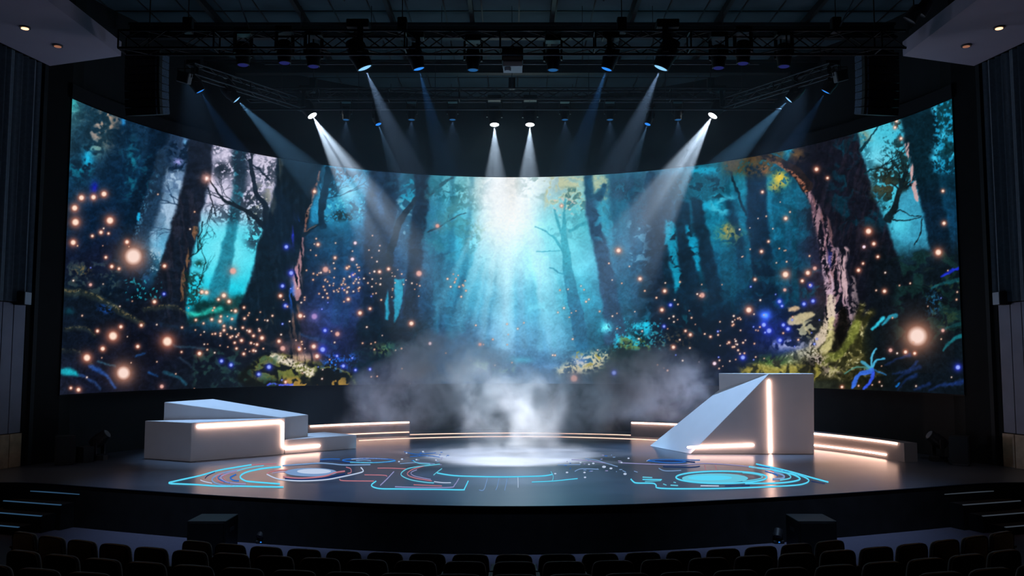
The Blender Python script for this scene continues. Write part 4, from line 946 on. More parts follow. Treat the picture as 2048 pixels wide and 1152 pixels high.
for pts, w, m in [
    (ellipse(738, 920.6, 53, 4.0, 0, 360, 28, .4), 1.9, 'blue'), ([(702.5, 918), (731.8, 916.6), (775.8, 917.8)], 1.3, 'white'), ([(700, 924), (739, 925), (768, 924), (791, 921.4)], 2.0, 'aqua'), ([(712, 921), (730, 919.5), (742, 921.5)], 1.6, 'pale'),
    ([(880, 928), (834.4, 933.2), (812.4, 938.3), (802, 949), (819.7, 958.8), (849, 964), (868, 965.4)], 2.1, 'aqua'),
    ([(849, 931.5), (824, 939), (814.6, 948), (828.5, 955.2), (863.7, 961.4)], 1.7, 'pink'), ([(834, 939), (822, 945), (830, 952), (862, 958.6)], 1.4, 'lavender'), ([(868, 963), (886, 965), (902, 965)], 1.6, 'white'),
    ([(884, 936.9), (874, 944), (867, 950)], 1.7, 'aqua'), ([(873.9, 945.7), (900, 950), (928.8, 952), (997.2, 953.5), (1046, 952.9), (1087, 951.5), (1104.6, 948.6)], 2.7, 'cyan'),
    ([(974.7, 956.4), (967.9, 978.9), (958, 979.8)], 1.5, 'pale'), ([(998, 956.4), (994.3, 974), (991.3, 979.8)], 1.5, 'pale'), ([(1014.8, 956.4), (1009.3, 980.8)], 1.5, 'pale'), ([(1035.9, 954.5), (1036.3, 975)], 1.3, 'white'),
    ([(1063.6, 963.8), (1104.6, 961.9), (1155.4, 956.8)], 1.7, 'cyan'), ([(1101.7, 942.7), (1106.6, 952.5), (1104.6, 961.3)], 1.5, 'aqua'),
    ([(1115, 929.5), (1161, 929)], 1.5, 'pale'), ([(1149.5, 942.7), (1163, 937.3), (1197.4, 938.4)], 1.7, 'pale'), ([(1170, 917), (1192.5, 920), (1212, 926), (1235.5, 933)], 1.5, 'pale'), ([(1143, 919), (1175, 921), (1212, 926)], 1.2, 'lavender'),
    ([(808, 903), (830, 908), (850, 907), (872, 905.5)], 1.1, 'blue'), ([(820, 913), (850, 911), (880, 914)], 1.1, 'blue'), ([(826, 921), (838, 926.5), (860, 928)], 1.6, 'aqua'), ([(800, 927), (835, 925), (870, 927)], 1.2, 'pale')]:
    ribbon(pts, w, m, root, O)
RR = random.Random(3)
for (x, y, r) in [(1186.6, 926.5, 1.7), (1208, 933.4, 2.6), (1221.8, 936.5, 2), (1134, 944.7, 1.7), (1169, 944.7, 1.6), (1170, 954.5, 1.6), (1243, 924.8, 1.5), (1257, 916.4, 1.4), (1110.5, 947, 1.5), (1178, 928.5, 1.4), (1161, 925, 1.3), (1250, 947.6, 2.2), (813, 906, 1.2), (804, 918, 1.5), (798, 923, 1.3), (846, 903, 1.5), (833, 919, 1.4), (872, 920, 1.3)]:
    disc(ellipse(x, y, r * 1.5, r * .8, 0, 330, 10), 'line_white', root, O, 'light_dot')
for k in range(46):
    left = RR.random() < .5
    x = RR.uniform(800, 900) if left else RR.uniform(1130, 1250); y = RR.uniform(902, 930) if left else RR.uniform(908, 944)
    disc(ellipse(x, y, RR.uniform(.7, 3.5), RR.uniform(.4, .7), 0, 330, 8), RR.choice(['line_pale', 'line_blue', 'line_lavender']), root, O, 'light_dot')
O = Vector((4.0, 17.0, 0)); root = thing('floor_light_graphic', 'glowing cyan disc in nested rounded outlines on the right stage floor', 'light graphic', O)
for pts, w, m in [
    ([(1261.5, 957.7), (1268, 964), (1276, 965.8), (1305.5, 966.3), (1312, 970), (1322, 976.3), (1411.9, 977), (1497.8, 974.9), (1583.7, 970.6), (1610, 966.5), (1617.5, 960), (1605, 952.3), (1580, 944), (1562, 939.5)], 3.0, 'cyan'),
    ([(1490, 966.5), (1550, 966), (1583.7, 963), (1600, 957.7), (1588, 949.5), (1565, 944), (1540.8, 939.4), (1497.8, 933)], 3.6, 'cyan'),
    ([(1497.8, 933), (1465.6, 929.7), (1411.9, 926.5), (1368.9, 928.9), (1321.6, 928.7), (1244.3, 925.5)], 1.4, 'lavender'),
    ([(1540, 936), (1562, 942), (1578, 949), (1580, 956), (1560, 960)], 3.0, 'aqua'), ([(1548, 944), (1566, 950), (1566, 956), (1545, 958)], 4.2, 'pale'), ([(1530, 942), (1545, 946), (1556, 951)], 2.2, 'blue'),
    ([(1511.8, 927.6), (1545, 934.5), (1583.7, 943.7), (1620, 954), (1656.8, 964)], 3.2, 'cyan'), ([(1516, 930.5), (1570, 942), (1610, 953)], 1.6, 'blue'), ([(1622, 962), (1650, 967)], 1.3, 'deep'),
    (ellipse(1443, 954.3, 91, 12.2, 0, 360, 36), 3.4, 'cyan'), (ellipse(1445, 953.6, 80, 9.5, -60, 60, 16), 2.2, 'aqua'),
    ([(1294, 921), (1320, 924), (1345, 925.5), (1372, 923), (1350, 920)], 1.8, 'blue'), ([(1296, 920), (1330, 918.5), (1400, 920)], 1.3, 'blue'), ([(1310, 922), (1345, 921.6), (1372, 922.4), (1390, 924)], 2.4, 'deep'), ([(1293, 922), (1299, 918.5)], 1.3, 'white'),
    ([(1317.3, 936.2), (1328, 941), (1345, 941.5), (1362, 940.5)], 1.6, 'pale'), ([(1326, 933), (1380, 934), (1400, 932)], 1.6, 'deep'), ([(1409, 930), (1412, 941)], 1.4, 'pink'), ([(1430, 930), (1434, 941)], 1.4, 'pink'),
    ([(1285, 954), (1304.5, 955)], 2.4, 'aqua'), ([(1285, 958.7), (1323.8, 959)], 2.2, 'cyan'), ([(1290, 962.6), (1322, 961)], 1.4, 'aqua'), ([(1326, 967.5), (1333, 970)], 1.6, 'aqua'), ([(1341, 970), (1356, 971)], 2.4, 'aqua'), ([(1347, 964), (1352, 965)], 1.6, 'aqua'),
    ([(1401, 971.2), (1437.7, 971.6)], 2.2, 'white'), ([(1450, 971.4), (1500, 970.2)], 1.6, 'deep'), ([(1500, 934), (1530, 938), (1548, 943)], 1.8, 'pink'), ([(1245, 941), (1252, 944)], 1.2, 'pale'), ([(1268, 942), (1275, 944)], 1.2, 'pale')]:
    ribbon(pts, w, m, root, O)
disc(ellipse(1430, 956.4, 66, 9.6, 0, 352, 40), 'line_aqua', root, O); disc(ellipse(1420, 955.4, 44, 5.0, 0, 350, 30), 'line_cyan', root, O, z=.006)

# ================================================================ trusses, pipes
def truss(name, a, b, h, w, label, root_cat='lighting truss', rr=.025, pitch=.45):
    a = Vector(a); b = Vector(b); L = (b - a).length
    root = thing('lighting_truss', label, 'lighting truss', a)
    d = (b - a).normalized(); up = Vector((0, 0, 1)); side = d.cross(up).normalized(); up = side.cross(d).normalized()
    cs = [(-w / 2, -h / 2), (w / 2, -h / 2), (w / 2, h / 2), (-w / 2, h / 2)]
    for sx, sz in cs:
        o = side * sx + up * sz
        bm = new(); tube(bm, o, o + d * L, rr, 10); obj('chord', bm, 'truss_metal', root, True)
    bm = new(); n = max(2, int(L / pitch))
    for i in range(n):
        t0 = d * (L * i / n); t1 = d * (L * (i + 1) / n)
        for k in range(4):
            p = side * cs[k][0] + up * cs[k][1]; q = side * cs[(k + 1) % 4][0] + up * cs[(k + 1) % 4][1]
            tube(bm, t0 + (p if i % 2 else q), t1 + (q if i % 2 else p), rr * .5, 6)
        if i % 4 == 0:
            for k in range(4):
                p = side * cs[k][0] + up * cs[k][1]; q = side * cs[(k + 1) % 4][0] + up * cs[(k + 1) % 4][1]
                tube(bm, t0 + p, t0 + q, rr * .7, 6)
    obj('lacing', bm, 'truss_dark', root)
    return root
truss('front', (-7.45, 16.0, 8.32), (7.45, 16.0, 8.32), .34, .34, 'long black box truss crossing the top of the picture in front')
truss('mid', (-6.9, 22.0, 9.16), (6.9, 22.0, 9.16), .28, .28, 'rear box truss above the middle of the screen', rr=.022)
la0 = at_y(380, 138, 18.3); la1 = at_y(610, 212, 22.3)
truss('sl', la0, la1, .24, .24, 'slanting box truss above the left part of the screen', rr=.02)
truss('sr', (-la0.x, la0.y, la0.z), (-la1.x, la1.y, la1.z), .24, .24, 'slanting box truss above the right part of the screen', rr=.02)
truss('hi', (-6.4, 14.6, 8.95), (6.4, 14.6, 8.95), .26, .26, 'high box truss close under the roof, nearest the audience', rr=.02)
for k, (x0, x1, Y, z, nm) in enumerate(((-6.75, 6.75, 15.72, 7.98, 'just under the front truss'), (-5.6, 5.6, 19.0, 8.95, 'between the front and rear trusses'), (-6.9, 6.9, 21.6, 8.66, 'just under the rear truss'), (-6.2, 6.2, 24.6, 9.9, 'behind the rear truss'))):
    root = thing('light_batten', 'straight horizontal pipe %s' % nm, 'pipe', (0, Y, z))
    bm = new(); tube(bm, (x0, 0, 0), (x1, 0, 0), .024, 10); obj('pipe', bm, 'truss_metal', root, True)
    for j in range(7):
        x = x0 + (x1 - x0) * (j + .5) / 7
        bm = new(); tube(bm, (x, 0, .02), (x, 0, 10.3 - z if k != 0 else .16), .007, 6); obj('hanger', bm, 'cable', root)
for k, (x, y, z) in enumerate(((-6.2, 16, 8.5), (-2.1, 16, 8.5), (2.1, 16, 8.5), (6.2, 16, 8.5), (-5.2, 22, 9.31), (0.0, 22, 9.31), (5.2, 22, 9.31))):
    root = thing('chain_hoist', 'chain hoist holding the %s truss, %s from the left' % (('front', 'first second third fourth'.split()[k]) if k < 4 else ('rear', 'first second third'.split()[k - 4])), 'hoist', (x, y, z))
    bm = new(); tube(bm, (0, 0, .3), (0, 0, 10.29 - z), .010, 6); obj('chain', bm, 'cable', root)
    bm = new(); box(bm, -.09, .09, -.08, .08, 0.0, .3, bev=.02); obj('motor', bm, 'fixture_black', root)

# ================================================================ moving lights
def spot_light(name, root, loc, aim, energy, size, col, blend=.35, gobo=0, radius=.05):
    ld = bpy.data.lights.new(name, 'SPOT'); ld.energy = energy; ld.color = col; ld.spot_size = math.radians(size); ld.spot_blend = blend; ld.shadow_soft_size = radius
    lo = bpy.data.objects.new(name, ld); C.objects.link(lo); lo.location = loc; lo.parent = root if root else None
    lo.rotation_euler = Vector(aim).to_track_quat('-Z', 'Y').to_euler()
    if gobo:
        # a gobo: dark bars across the beam
        ld.use_nodes = True; nt = ld.node_tree; e = nt.nodes['Emission']
        tc = nt.nodes.new('ShaderNodeTexCoord'); sp = nt.nodes.new('ShaderNodeSeparateXYZ'); dv = nt.nodes.new('ShaderNodeMath'); dv.operation = 'DIVIDE'
        cm = nt.nodes.new('ShaderNodeCombineXYZ'); dv2 = nt.nodes.new('ShaderNodeMath'); dv2.operation = 'DIVIDE'
        nz = nt.nodes.new('ShaderNodeTexNoise'); nz.inputs['Scale'].default_value = gobo; nz.inputs['Detail'].default_value = 1.5
        mr = nt.nodes.new('ShaderNodeMapRange'); mr.inputs['From Min'].default_value = .40; mr.inputs['From Max'].default_value = .56; mr.inputs['To Min'].default_value = .22; mr.inputs['To Max'].default_value = 1.25
        nt.links.new(tc.outputs['Normal'], sp.inputs[0]); nt.links.new(sp.outputs['X'], dv.inputs[0]); nt.links.new(sp.outputs['Z'], dv.inputs[1])
        nt.links.new(sp.outputs['Y'], dv2.inputs[0]); nt.links.new(sp.outputs['Z'], dv2.inputs[1])
        nt.links.new(dv.outputs[0], cm.inputs['X']); nt.links.new(dv2.outputs[0], cm.inputs['Y'])
        nt.links.new(cm.outputs[0], nz.inputs['Vector']); nt.links.new(nz.outputs['Fac'], mr.inputs['Value']); nt.links.new(mr.outputs[0], e.inputs['Strength'])
    return lo
def moving_head(label, lens, aim, lensmat, hang, energy=0, size=20, col=(1, 1, 1), scale=1.0, group=None, gobo=0, blend=.35, up=True, cat='stage light'):
    """a moving light: base clamped to a truss (or standing on the floor), yoke and tilting head"""
    lens = Vector(lens); d = (Vector(aim) - lens).normalized(); sc = scale
    hc = lens - d * .26 * sc                      # pivot of the head
    sgn = 1 if up else -1
    base = hc + Vector((0, 0, .36 * sc * sgn))
    root = thing('moving_head_light', label, cat, base, 0, group)
    hd = hc - base
    # base
    bm = new(); z0, z1 = (0, .13 * sc) if up else (-.13 * sc, 0)
    box(bm, -.17 * sc, .17 * sc, -.12 * sc, .12 * sc, z0, z1, bev=.015 * sc)
    if up:
        for q in (-.1, .1): box(bm, (q - .02) * sc, (q + .02) * sc, -.02 * sc, .02 * sc, z1 - .005, max(z1 + .03, hang - base.z))
    obj('base', bm, 'fixture_black', root)
    # yoke
    h = Vector((d.x, d.y, 0)); side = Vector((0, 0, 1)).cross(h).normalized() if h.length > 1e-3 else Vector((1, 0, 0))
    bm = new()
    for q in (-1, 1):
        p = side * q * .185 * sc
        M = Matrix(((side.x, -side.y, 0, p.x), (side.y, side.x, 0, p.y), (0, 0, 1, 0), (0, 0, 0, 1)))
        z_lo = min(hd.z, 0) - (.05 * sc if up else 0); z_hi = max(hd.z, 0) + (0 if up else .05 * sc)
        box(bm, -.018 * sc, .018 * sc, -.045 * sc, .045 * sc, z_lo, z_hi, M, bev=.006 * sc)
    obj('yoke', bm, 'fixture_black', root)
    # head
    M = Matrix.Translation(hd) @ d.to_track_quat('Z', 'Y').to_matrix().to_4x4()
    bm = new()
    lathe(bm, [(.05 * sc, -.22 * sc), (.125 * sc, -.20 * sc), (.15 * sc, -.10 * sc), (.155 * sc, .06 * sc), (.135 * sc, .13 * sc), (.125 * sc, .25 * sc), (.115 * sc, .26 * sc), (.108 * sc, .235 * sc), (.03 * sc, .232 * sc)], 24, M)
    head = obj('head', bm, 'fixture_black', root, True)
    bm = new(); M2 = M @ Matrix.Translation((0, 0, .247 * sc))
    lathe(bm, [(.02 * sc, -.01), (.104 * sc, -.01), (.102 * sc, .004 * sc), (.07 * sc, .014 * sc), (.02 * sc, .018 * sc)], 24, M2)
    obj('lens', bm, lensmat, head, True)
    if energy: spot_light('beam', root, (lens + d * .05 * sc) - base, d, energy, size, col, blend, gobo, .015)
    return root
W_ = (.92, .93, 1.0); IB = (.32, .66, 1.0); BB = (.12, .42, 1.0)
def P_(x, y, Y): return at_y(x, y, Y)
LK = 1.0
# rear truss, four white beams
moving_head('moving light with the wide white beam, above the left half of the screen', P_(625, 232, 22), (.2, 20.8, 0), 'lens_white', 9.0, 15500 * LK, 27, W_, 1.12, gobo=7, blend=.45)
moving_head('moving light with the wide white beam, above the right half of the screen', P_(1425, 232, 22), (-.2, 20.8, 0), 'lens_white', 9.0, 15500 * LK, 27, W_, 1.12, gobo=7, blend=.45)
moving_head('moving light, left one of the close pair of white beams over the stage centre', P_(989, 250, 22), (-.28, 20.4, 0), 'lens_white', 9.0, 7600 * LK, 25, W_, 1.05, gobo=3, blend=.5)
moving_head('moving light, right one of the close pair of white beams over the stage centre', P_(1060, 250, 22), (.28, 20.4, 0), 'lens_white', 9.0, 7600 * LK, 25, W_, 1.05, gobo=3, blend=.5)
moving_head('small dim blue light on the rear truss left of centre', P_(757, 249, 22), (-1.2, 21.0, 2), 'lens_blue', 9.0, 900 * LK, 16, (.3, .5, .75), .72)
moving_head('small dim blue light on the rear truss right of centre', P_(1295, 249, 22), (1.2, 21.0, 2), 'lens_blue', 9.0, 900 * LK, 16, (.3, .5, .75), .72)
# front truss
moving_head('moving light with blue-white lens and pale beam, left half of the front truss', P_(730, 137, 16), (.55, 17.1, 0), 'lens_ice', 8.14, 2300 * LK, 19, (.5, .62, .85), 1.25, blend=.5)
moving_head('moving light with blue-white lens and pale beam, right half of the front truss', P_(1321, 137, 16), (-.55, 17.1, 0), 'lens_ice', 8.14, 2300 * LK, 19, (.5, .62, .85), 1.25, blend=.5)
moving_head('moving light with small blue lens and faint beam, left of the hanging projector', P_(838, 138.5, 16), (.3, 16.7, 0), 'lens_blue', 8.14, 700 * LK, 16, BB, .95)
moving_head('moving light with small blue lens and faint beam, right of the hanging projector', P_(1213, 139, 16), (-.9, 16.7, 0), 'lens_blue', 8.14, 800 * LK, 16, BB, .95)
moving_head('unlit-looking moving light pointing straight down, next left of the hanging projector', P_(946, 141, 16), (-.72, 15.9, 0), 'lens_azure', 8.14, scale=.9)
moving_head('unlit-looking moving light pointing straight down, next right of the hanging projector', P_(1106, 141, 16), (.76, 15.9, 0), 'lens_azure', 8.14, scale=.9)
for (x, y, lab) in [(486, 131, 'unlit moving light, first from the left on the front truss'), (569, 127, 'unlit moving light, second from the left on the front truss'), (627, 134, 'unlit moving light next left of the left pale beam on the front truss'),
                    (1437, 137, 'first unlit moving light right of the right pale beam on the front truss'), (1486, 128, 'second unlit moving light right of the right pale beam on the front truss'), (1568, 134, 'third unlit moving light right of the right pale beam on the front truss')]:
    p = P_(x, y, 16); moving_head(lab, p, (p.x * .93, 15.7, 0), 'lens_violet', 8.14, scale=.95)
# rear truss: unlit heads, each given an added weak blue wash
for k, x in enumerate((692, 823, 905, 1130, 1220, 1356)):
    p = P_(x, 240, 22); moving_head('small dim rear-truss light with an added blue wash, %s from the left' % 'first second third fourth fifth sixth'.split()[k], p, (p.x, 21.6, 0), 'lens_azure', 9.0, 60, 60, (.38, .60, 1.0), scale=.75, blend=.95)
# added unseen spots: front fill from the hall, blue fill for the platform tops
for k, x in enumerate((-6.5, 0.0, 6.5)):
    lo = spot_light('front_fill', None, Vector((x, 9.0, 9.6)), Vector((-x * .15, 11.5, -9.0)), 640, 50, (.88, .84, 1.0), .9, radius=.12)
for a, b, e in (((-8.3, 21.4, 10.1), (-6.3, 20.9, .5), 5200), ((7.6, 21.8, 10.1), (5.4, 21.8, .5), 7600)):
    lo = spot_light('top_fill', None, Vector(a), Vector(b) - Vector(a), e, 34, (.36, .61, 1.0), .8, radius=.10)
for x in (-4.6, 0.0, 4.6):  # added unseen blue fill that brightens the front stage floor
    lo = spot_light('floor_fill', None, Vector((x, 12.6, 10.3)), Vector((0, 3.4, -10.3)), 5200 if x == 0 else 4600, 40, (.42, .64, 1.0), 1.0, radius=.10)
# added hidden spots behind the white pieces, brighten the smoke from both sides
for x, e in ((-7.4, 900), (7.9, 900)):
    lo = spot_light('smoke_fill', None, Vector((x, 24.2, .35)), Vector((-x, -.5, 1.6)), e, 64, (.52, .66, 1.0), .8, radius=.06)
# slanting trusses
moving_head('moving light with bright ice-blue lens on the left slanting truss', P_(474, 200, 19.8), (-1.9, 21.6, 3.6), 'lens_ice', 8.7, 3600 * LK, 20, IB, .95)
moving_head('moving light with bright ice-blue lens on the right slanting truss', P_(1577, 200, 19.8), (1.9, 21.6, 3.6), 'lens_ice', 8.7, 3600 * LK, 20, IB, .95)
moving_head('moving light with deep blue lens at the outer end of the left slanting truss', P_(401, 183, 18.8), (-4.3, 20.6, 3.4), 'lens_blue', 8.7, 1800 * LK, 20, BB, .95)
moving_head('moving light with deep blue lens at the outer end of the right slanting truss', P_(1651, 184, 18.8), (4.3, 20.6, 3.4), 'lens_blue', 8.7, 1800 * LK, 20, BB, .95)
# grey wash lights at the outer ends
def wash_light(label, p, s):
    root = thing('wash_light', label, 'stage light', p)
    M = Matrix.Rotation(s * .25, 4, 'Y') @ Matrix.Rotation(.2, 4, 'X')
    bm = new(); box(bm, -.13, .13, -.1, .1, -.12, .12, M, bev=.02); h = obj('housing', bm, 'fixture_grey', root)
    bm = new(); box(bm, -.11, .11, -.115, -.101, -.1, .1, M); obj('glass', bm, 'fixture_black', h)
    bm = new(); tube(bm, (0, 0, .1), (0, 0, .38), .014, 8); tube(bm, (-.15, 0, 0), (-.15, 0, .2), .01, 6); tube(bm, (.15, 0, 0), (.15, 0, .2), .01, 6); tube(bm, (-.15, 0, .2), (.15, 0, .2), .01, 6); obj('bracket', bm, 'fixture_black', root)
wash_light('grey square wash light below the outer end of the left slanting truss', P_(369, 155, 18.0), 1)
wash_light('grey square wash light below the outer end of the right slanting truss', P_(1681, 152, 18.0), -1)
# two lamps up in the right corner
for k, (x, y, s) in enumerate(((1828, 27, 1.1), (1848, 14, 1.0))):
    p = P_(x, y, 15.0); root = thing('par_lamp', 'round lamp in the dark roof corner beside the right canopy, the %s one' % ('lower', 'upper')[k], 'stage light', p)
    M = Vector((-.5, .3, -.8)).to_track_quat('Z', 'Y').to_matrix().to_4x4()
    bm = new(); lathe(bm, [(.05, -.16), (.10, -.12), (.12, .1), (.12, .14), (.11, .12), (.02, .12)], 20, M); h = obj('housing', bm, 'fixture_grey', root, True)
    bm = new(); tube(bm, (0, 0, .05), (0, 0, 11.002 - p.z), .012, 6); obj('bracket', bm, 'fixture_black', root)

# projector hanging under the middle of the front truss
p = P_(1025, 137, 16); root = thing('projector', 'black projector with white underside hanging at the centre of the front truss', 'projector', (p.x, 15.95, p.z))
bm = new(); box(bm, -.20, .20, -.22, .22, .06, .34, bev=.02); obj('body', bm, 'fixture_black', root)
bm = new(); box(bm, -.18, .19, -.20, .2, -.04, .058, bev=.012); obj('lower_tray', bm, 'projector_white', root)
bm = new(); lathe(bm, [(.03, -.06), (.06, -.06), (.065, .0), (.03, .0)], 18, Matrix.Translation((-.09, -.1, -.045))); obj('lens', bm, 'projector_white', root, True)
bm = new(); box(bm, -.03, .03, -.03, .03, .335, .42); obj('clamp', bm, 'fixture_black', root)

# ================================================================ loudspeakers
def line_array(s, nm):
    # column of cabinets hanging from the front truss, splayed towards the bottom
    top = at_y(1024 - (1024 - 300) if True else 0, 104, 17.2)
    X0 = -7.15; root = thing('line_array_speaker', 'tall hanging black line array loudspeaker at the %s end of the front truss' % nm, 'loudspeaker', (s * 7.46, 17.2, 8.50))
    z = 0.0; y = 0.0; n = 8; ang = 0.0
    for k in range(n):
        h = .155; ang = math.radians((0, 1, 2, 3.5, 5.5, 8, 11, 15)[k])
        M = Matrix.Translation((0, y, z)) @ Matrix.Rotation(s * D(9), 4, 'Z') @ Matrix.Rotation(ang, 4, 'X')
        bm = new()
        w = .38; dp = .44
        # wedge-shaped cabinet: narrower at the back
        pts = [(-w, -dp * .5), (w, -dp * .5), (w * .82, dp * .5), (-w * .82, dp * .5)]
        lo = [bm.verts.new(M @ Vector((x, y_, -h + .006))) for x, y_ in pts]; hi = [bm.verts.new(M @ Vector((x, y_, 0))) for x, y_ in pts]
        bm.faces.new(lo[::-1]); bm.faces.new(hi)
        for i in range(4): bm.faces.new((lo[i], lo[(i + 1) % 4], hi[(i + 1) % 4], hi[i]))
        cab = obj('cabinet', bm, 'speaker_black', root)
        bm = new(); box(bm, -w * .97, w * .97, -dp * .5 - .012, -dp * .5 - .001, -h + .012, -.008, M); obj('grille', bm, 'fixture_black', cab)
        # steel rigging plate on the side towards the stage centre
        bm = new(); xs = -s * (w * .93)
        box(bm, xs - .012, xs + .012, -dp * .42, dp * .42, -h + .012, -.01, M @ Matrix.Rotation(s * D(-10) * -1, 4, 'Z')); obj('side_plate', bm, 'plate_lit_blue', cab)
        z -= h * math.cos(ang); y += h * math.sin(ang) * .9
    bm = new(); box(bm, -.30, .30, -.18, .22, .002, .05); tube(bm, (0, 0, .05), (0, 0, 1.75), .012, 6); obj('fly_frame', bm, 'truss_dark', root)
line_array(-1, 'left'); line_array(1, 'right')
def subwoofer(s, nm):
    root = thing('subwoofer', 'black bass loudspeaker box on the hall floor before the %s part of the stage' % nm, 'loudspeaker', (s * 4.75, 13.92, -.75))
    bm = new(); box(bm, -.30, .30, -.30, .32, .012, .53, bev=.012); c = obj('cabinet', bm, 'speaker_black', root)
    bm = new(); box(bm, -.27, .27, -.316, -.302, .04, .50); obj('grille', bm, 'fixture_black', root)
    for x in (-.24, .24):
        for y in (-.24, .26):
            bm = new(); tube(bm, (x, y, .001), (x, y, .014), .02, 8); obj('foot', bm, 'fixture_black', root)
    bm = new(); box(bm, -.302 if s > 0 else .301, -.301 if s > 0 else .303, -.1, .12, .32, .38); obj('handle', bm, 'fixture_grey', root)
subwoofer(-1, 'left'); subwoofer(1, 'right')
def small_lamp(label, x, y):
    p = at_z(x, y, -.75); root = thing('floor_lamp', label, 'stage light', p)
    bm = new(); box(bm, -.09, .09, -.07, .07, .001, .05, bev=.01); obj('base', bm, 'fixture_black', root)
    M = Matrix.Translation((0, 0, .15)) @ Vector((.3, .5, .8)).to_track_quat('Z', 'Y').to_matrix().to_4x4()
    bm = new(); lathe(bm, [(.04, -.09), (.075, -.06), (.08, .07), (.06, .07)], 16, M); h = obj('head', bm, 'fixture_black', root, True)
    bm = new(); box(bm, -.09, -.075, -.02, .02, .05, .16); box(bm, .075, .09, -.02, .02, .05, .16); obj('yoke', bm, 'fixture_black', root)
    bm = new(); box(bm, -.012, .012, -.074, -.07, .02, .035); obj('indicator', bm, 'lens_blue', root)
small_lamp('small black floor lamp beside the left bass loudspeaker before the stage', 524, 1086)
small_lamp('small black floor lamp beside the right bass loudspeaker before the stage', 1556, 1086)
def stage_monitor(label, x, y, s):
    root = thing('stage_speaker', label, 'loudspeaker', (x, y, .002), s)
    bm = new()
    pts = [(-.20, -.2), (.20, -.2), (.15, .2), (-.15, .2)]
    prism(bm, pts, .03, .62); c = obj('cabinet', bm, 'speaker_black', root)
    bm = new(); box(bm, -.18, .18, -.215, -.202, .06, .59); obj('grille', bm, 'fixture_black', root)
    bm = new(); box(bm, -.16, .16, -.15, .15, .0, .028); obj('foot', bm, 'fixture_grey', root)
stage_monitor('black upright speaker on the stage floor against the left end of the screen wall', -9.76, 18.95, D(35))
stage_monitor('black upright speaker on the stage floor against the right end of the screen wall', 9.76, 18.90, D(-40))
bm = new(); prism(bm, [(-.13, -.13), (.13, -.13), (.13, .13), (-.13, .13)], .0, .34)
o = obj('flight_case', bm, 'speaker_black'); o.location = (-9.50, 19.36, .002); o.rotation_euler.z = D(62); tag(o, 'small black case between the upright speaker and the floor light at far left', 'case')
moving_head('moving light standing on the stage floor at far left, tilted towards the centre', (-9.20, 19.78, .60), (-6, 19.6, 3.0), 'fixture_grey', 0, scale=.95, up=False)
moving_head('moving light standing on the stage floor at far right, tilted towards the centre', (9.36, 19.52, .60), (6, 19.4, 3.0), 'fixture_grey', 0, scale=.95, up=False)
for s, nm in ((-1, 'left'), (1, 'right')):
    p = at_y(1024 + s * 980, 597, 18.35); root = thing('wall_speaker', 'small black speaker box on the %s side wall at the curtain hem' % nm, 'loudspeaker', (p.x, p.y, p.z))
    bm = new(); box(bm, -.12, .12, -.13, .13, -.14, .14, bev=.01); obj('cabinet', bm, 'speaker_black', root)
    bm = new(); box(bm, -s * .121 - (.014 if s > 0 else 0), -s * .121 + (0 if s > 0 else .014), -.12, .12, -.13, .13); obj('grille', bm, 'step_edge', root)
    bm = new(); box(bm, min(0, s * .34) if s > 0 else -.34, max(0, s * .34) if s < 0 else .34, -.02, .02, -.02, .02)
    bm.free(); bm = new(); box(bm, .121 if s > 0 else -.33, .33 if s > 0 else -.121, -.02, .02, -.02, .02); obj('bracket', bm, 'fixture_black', root)

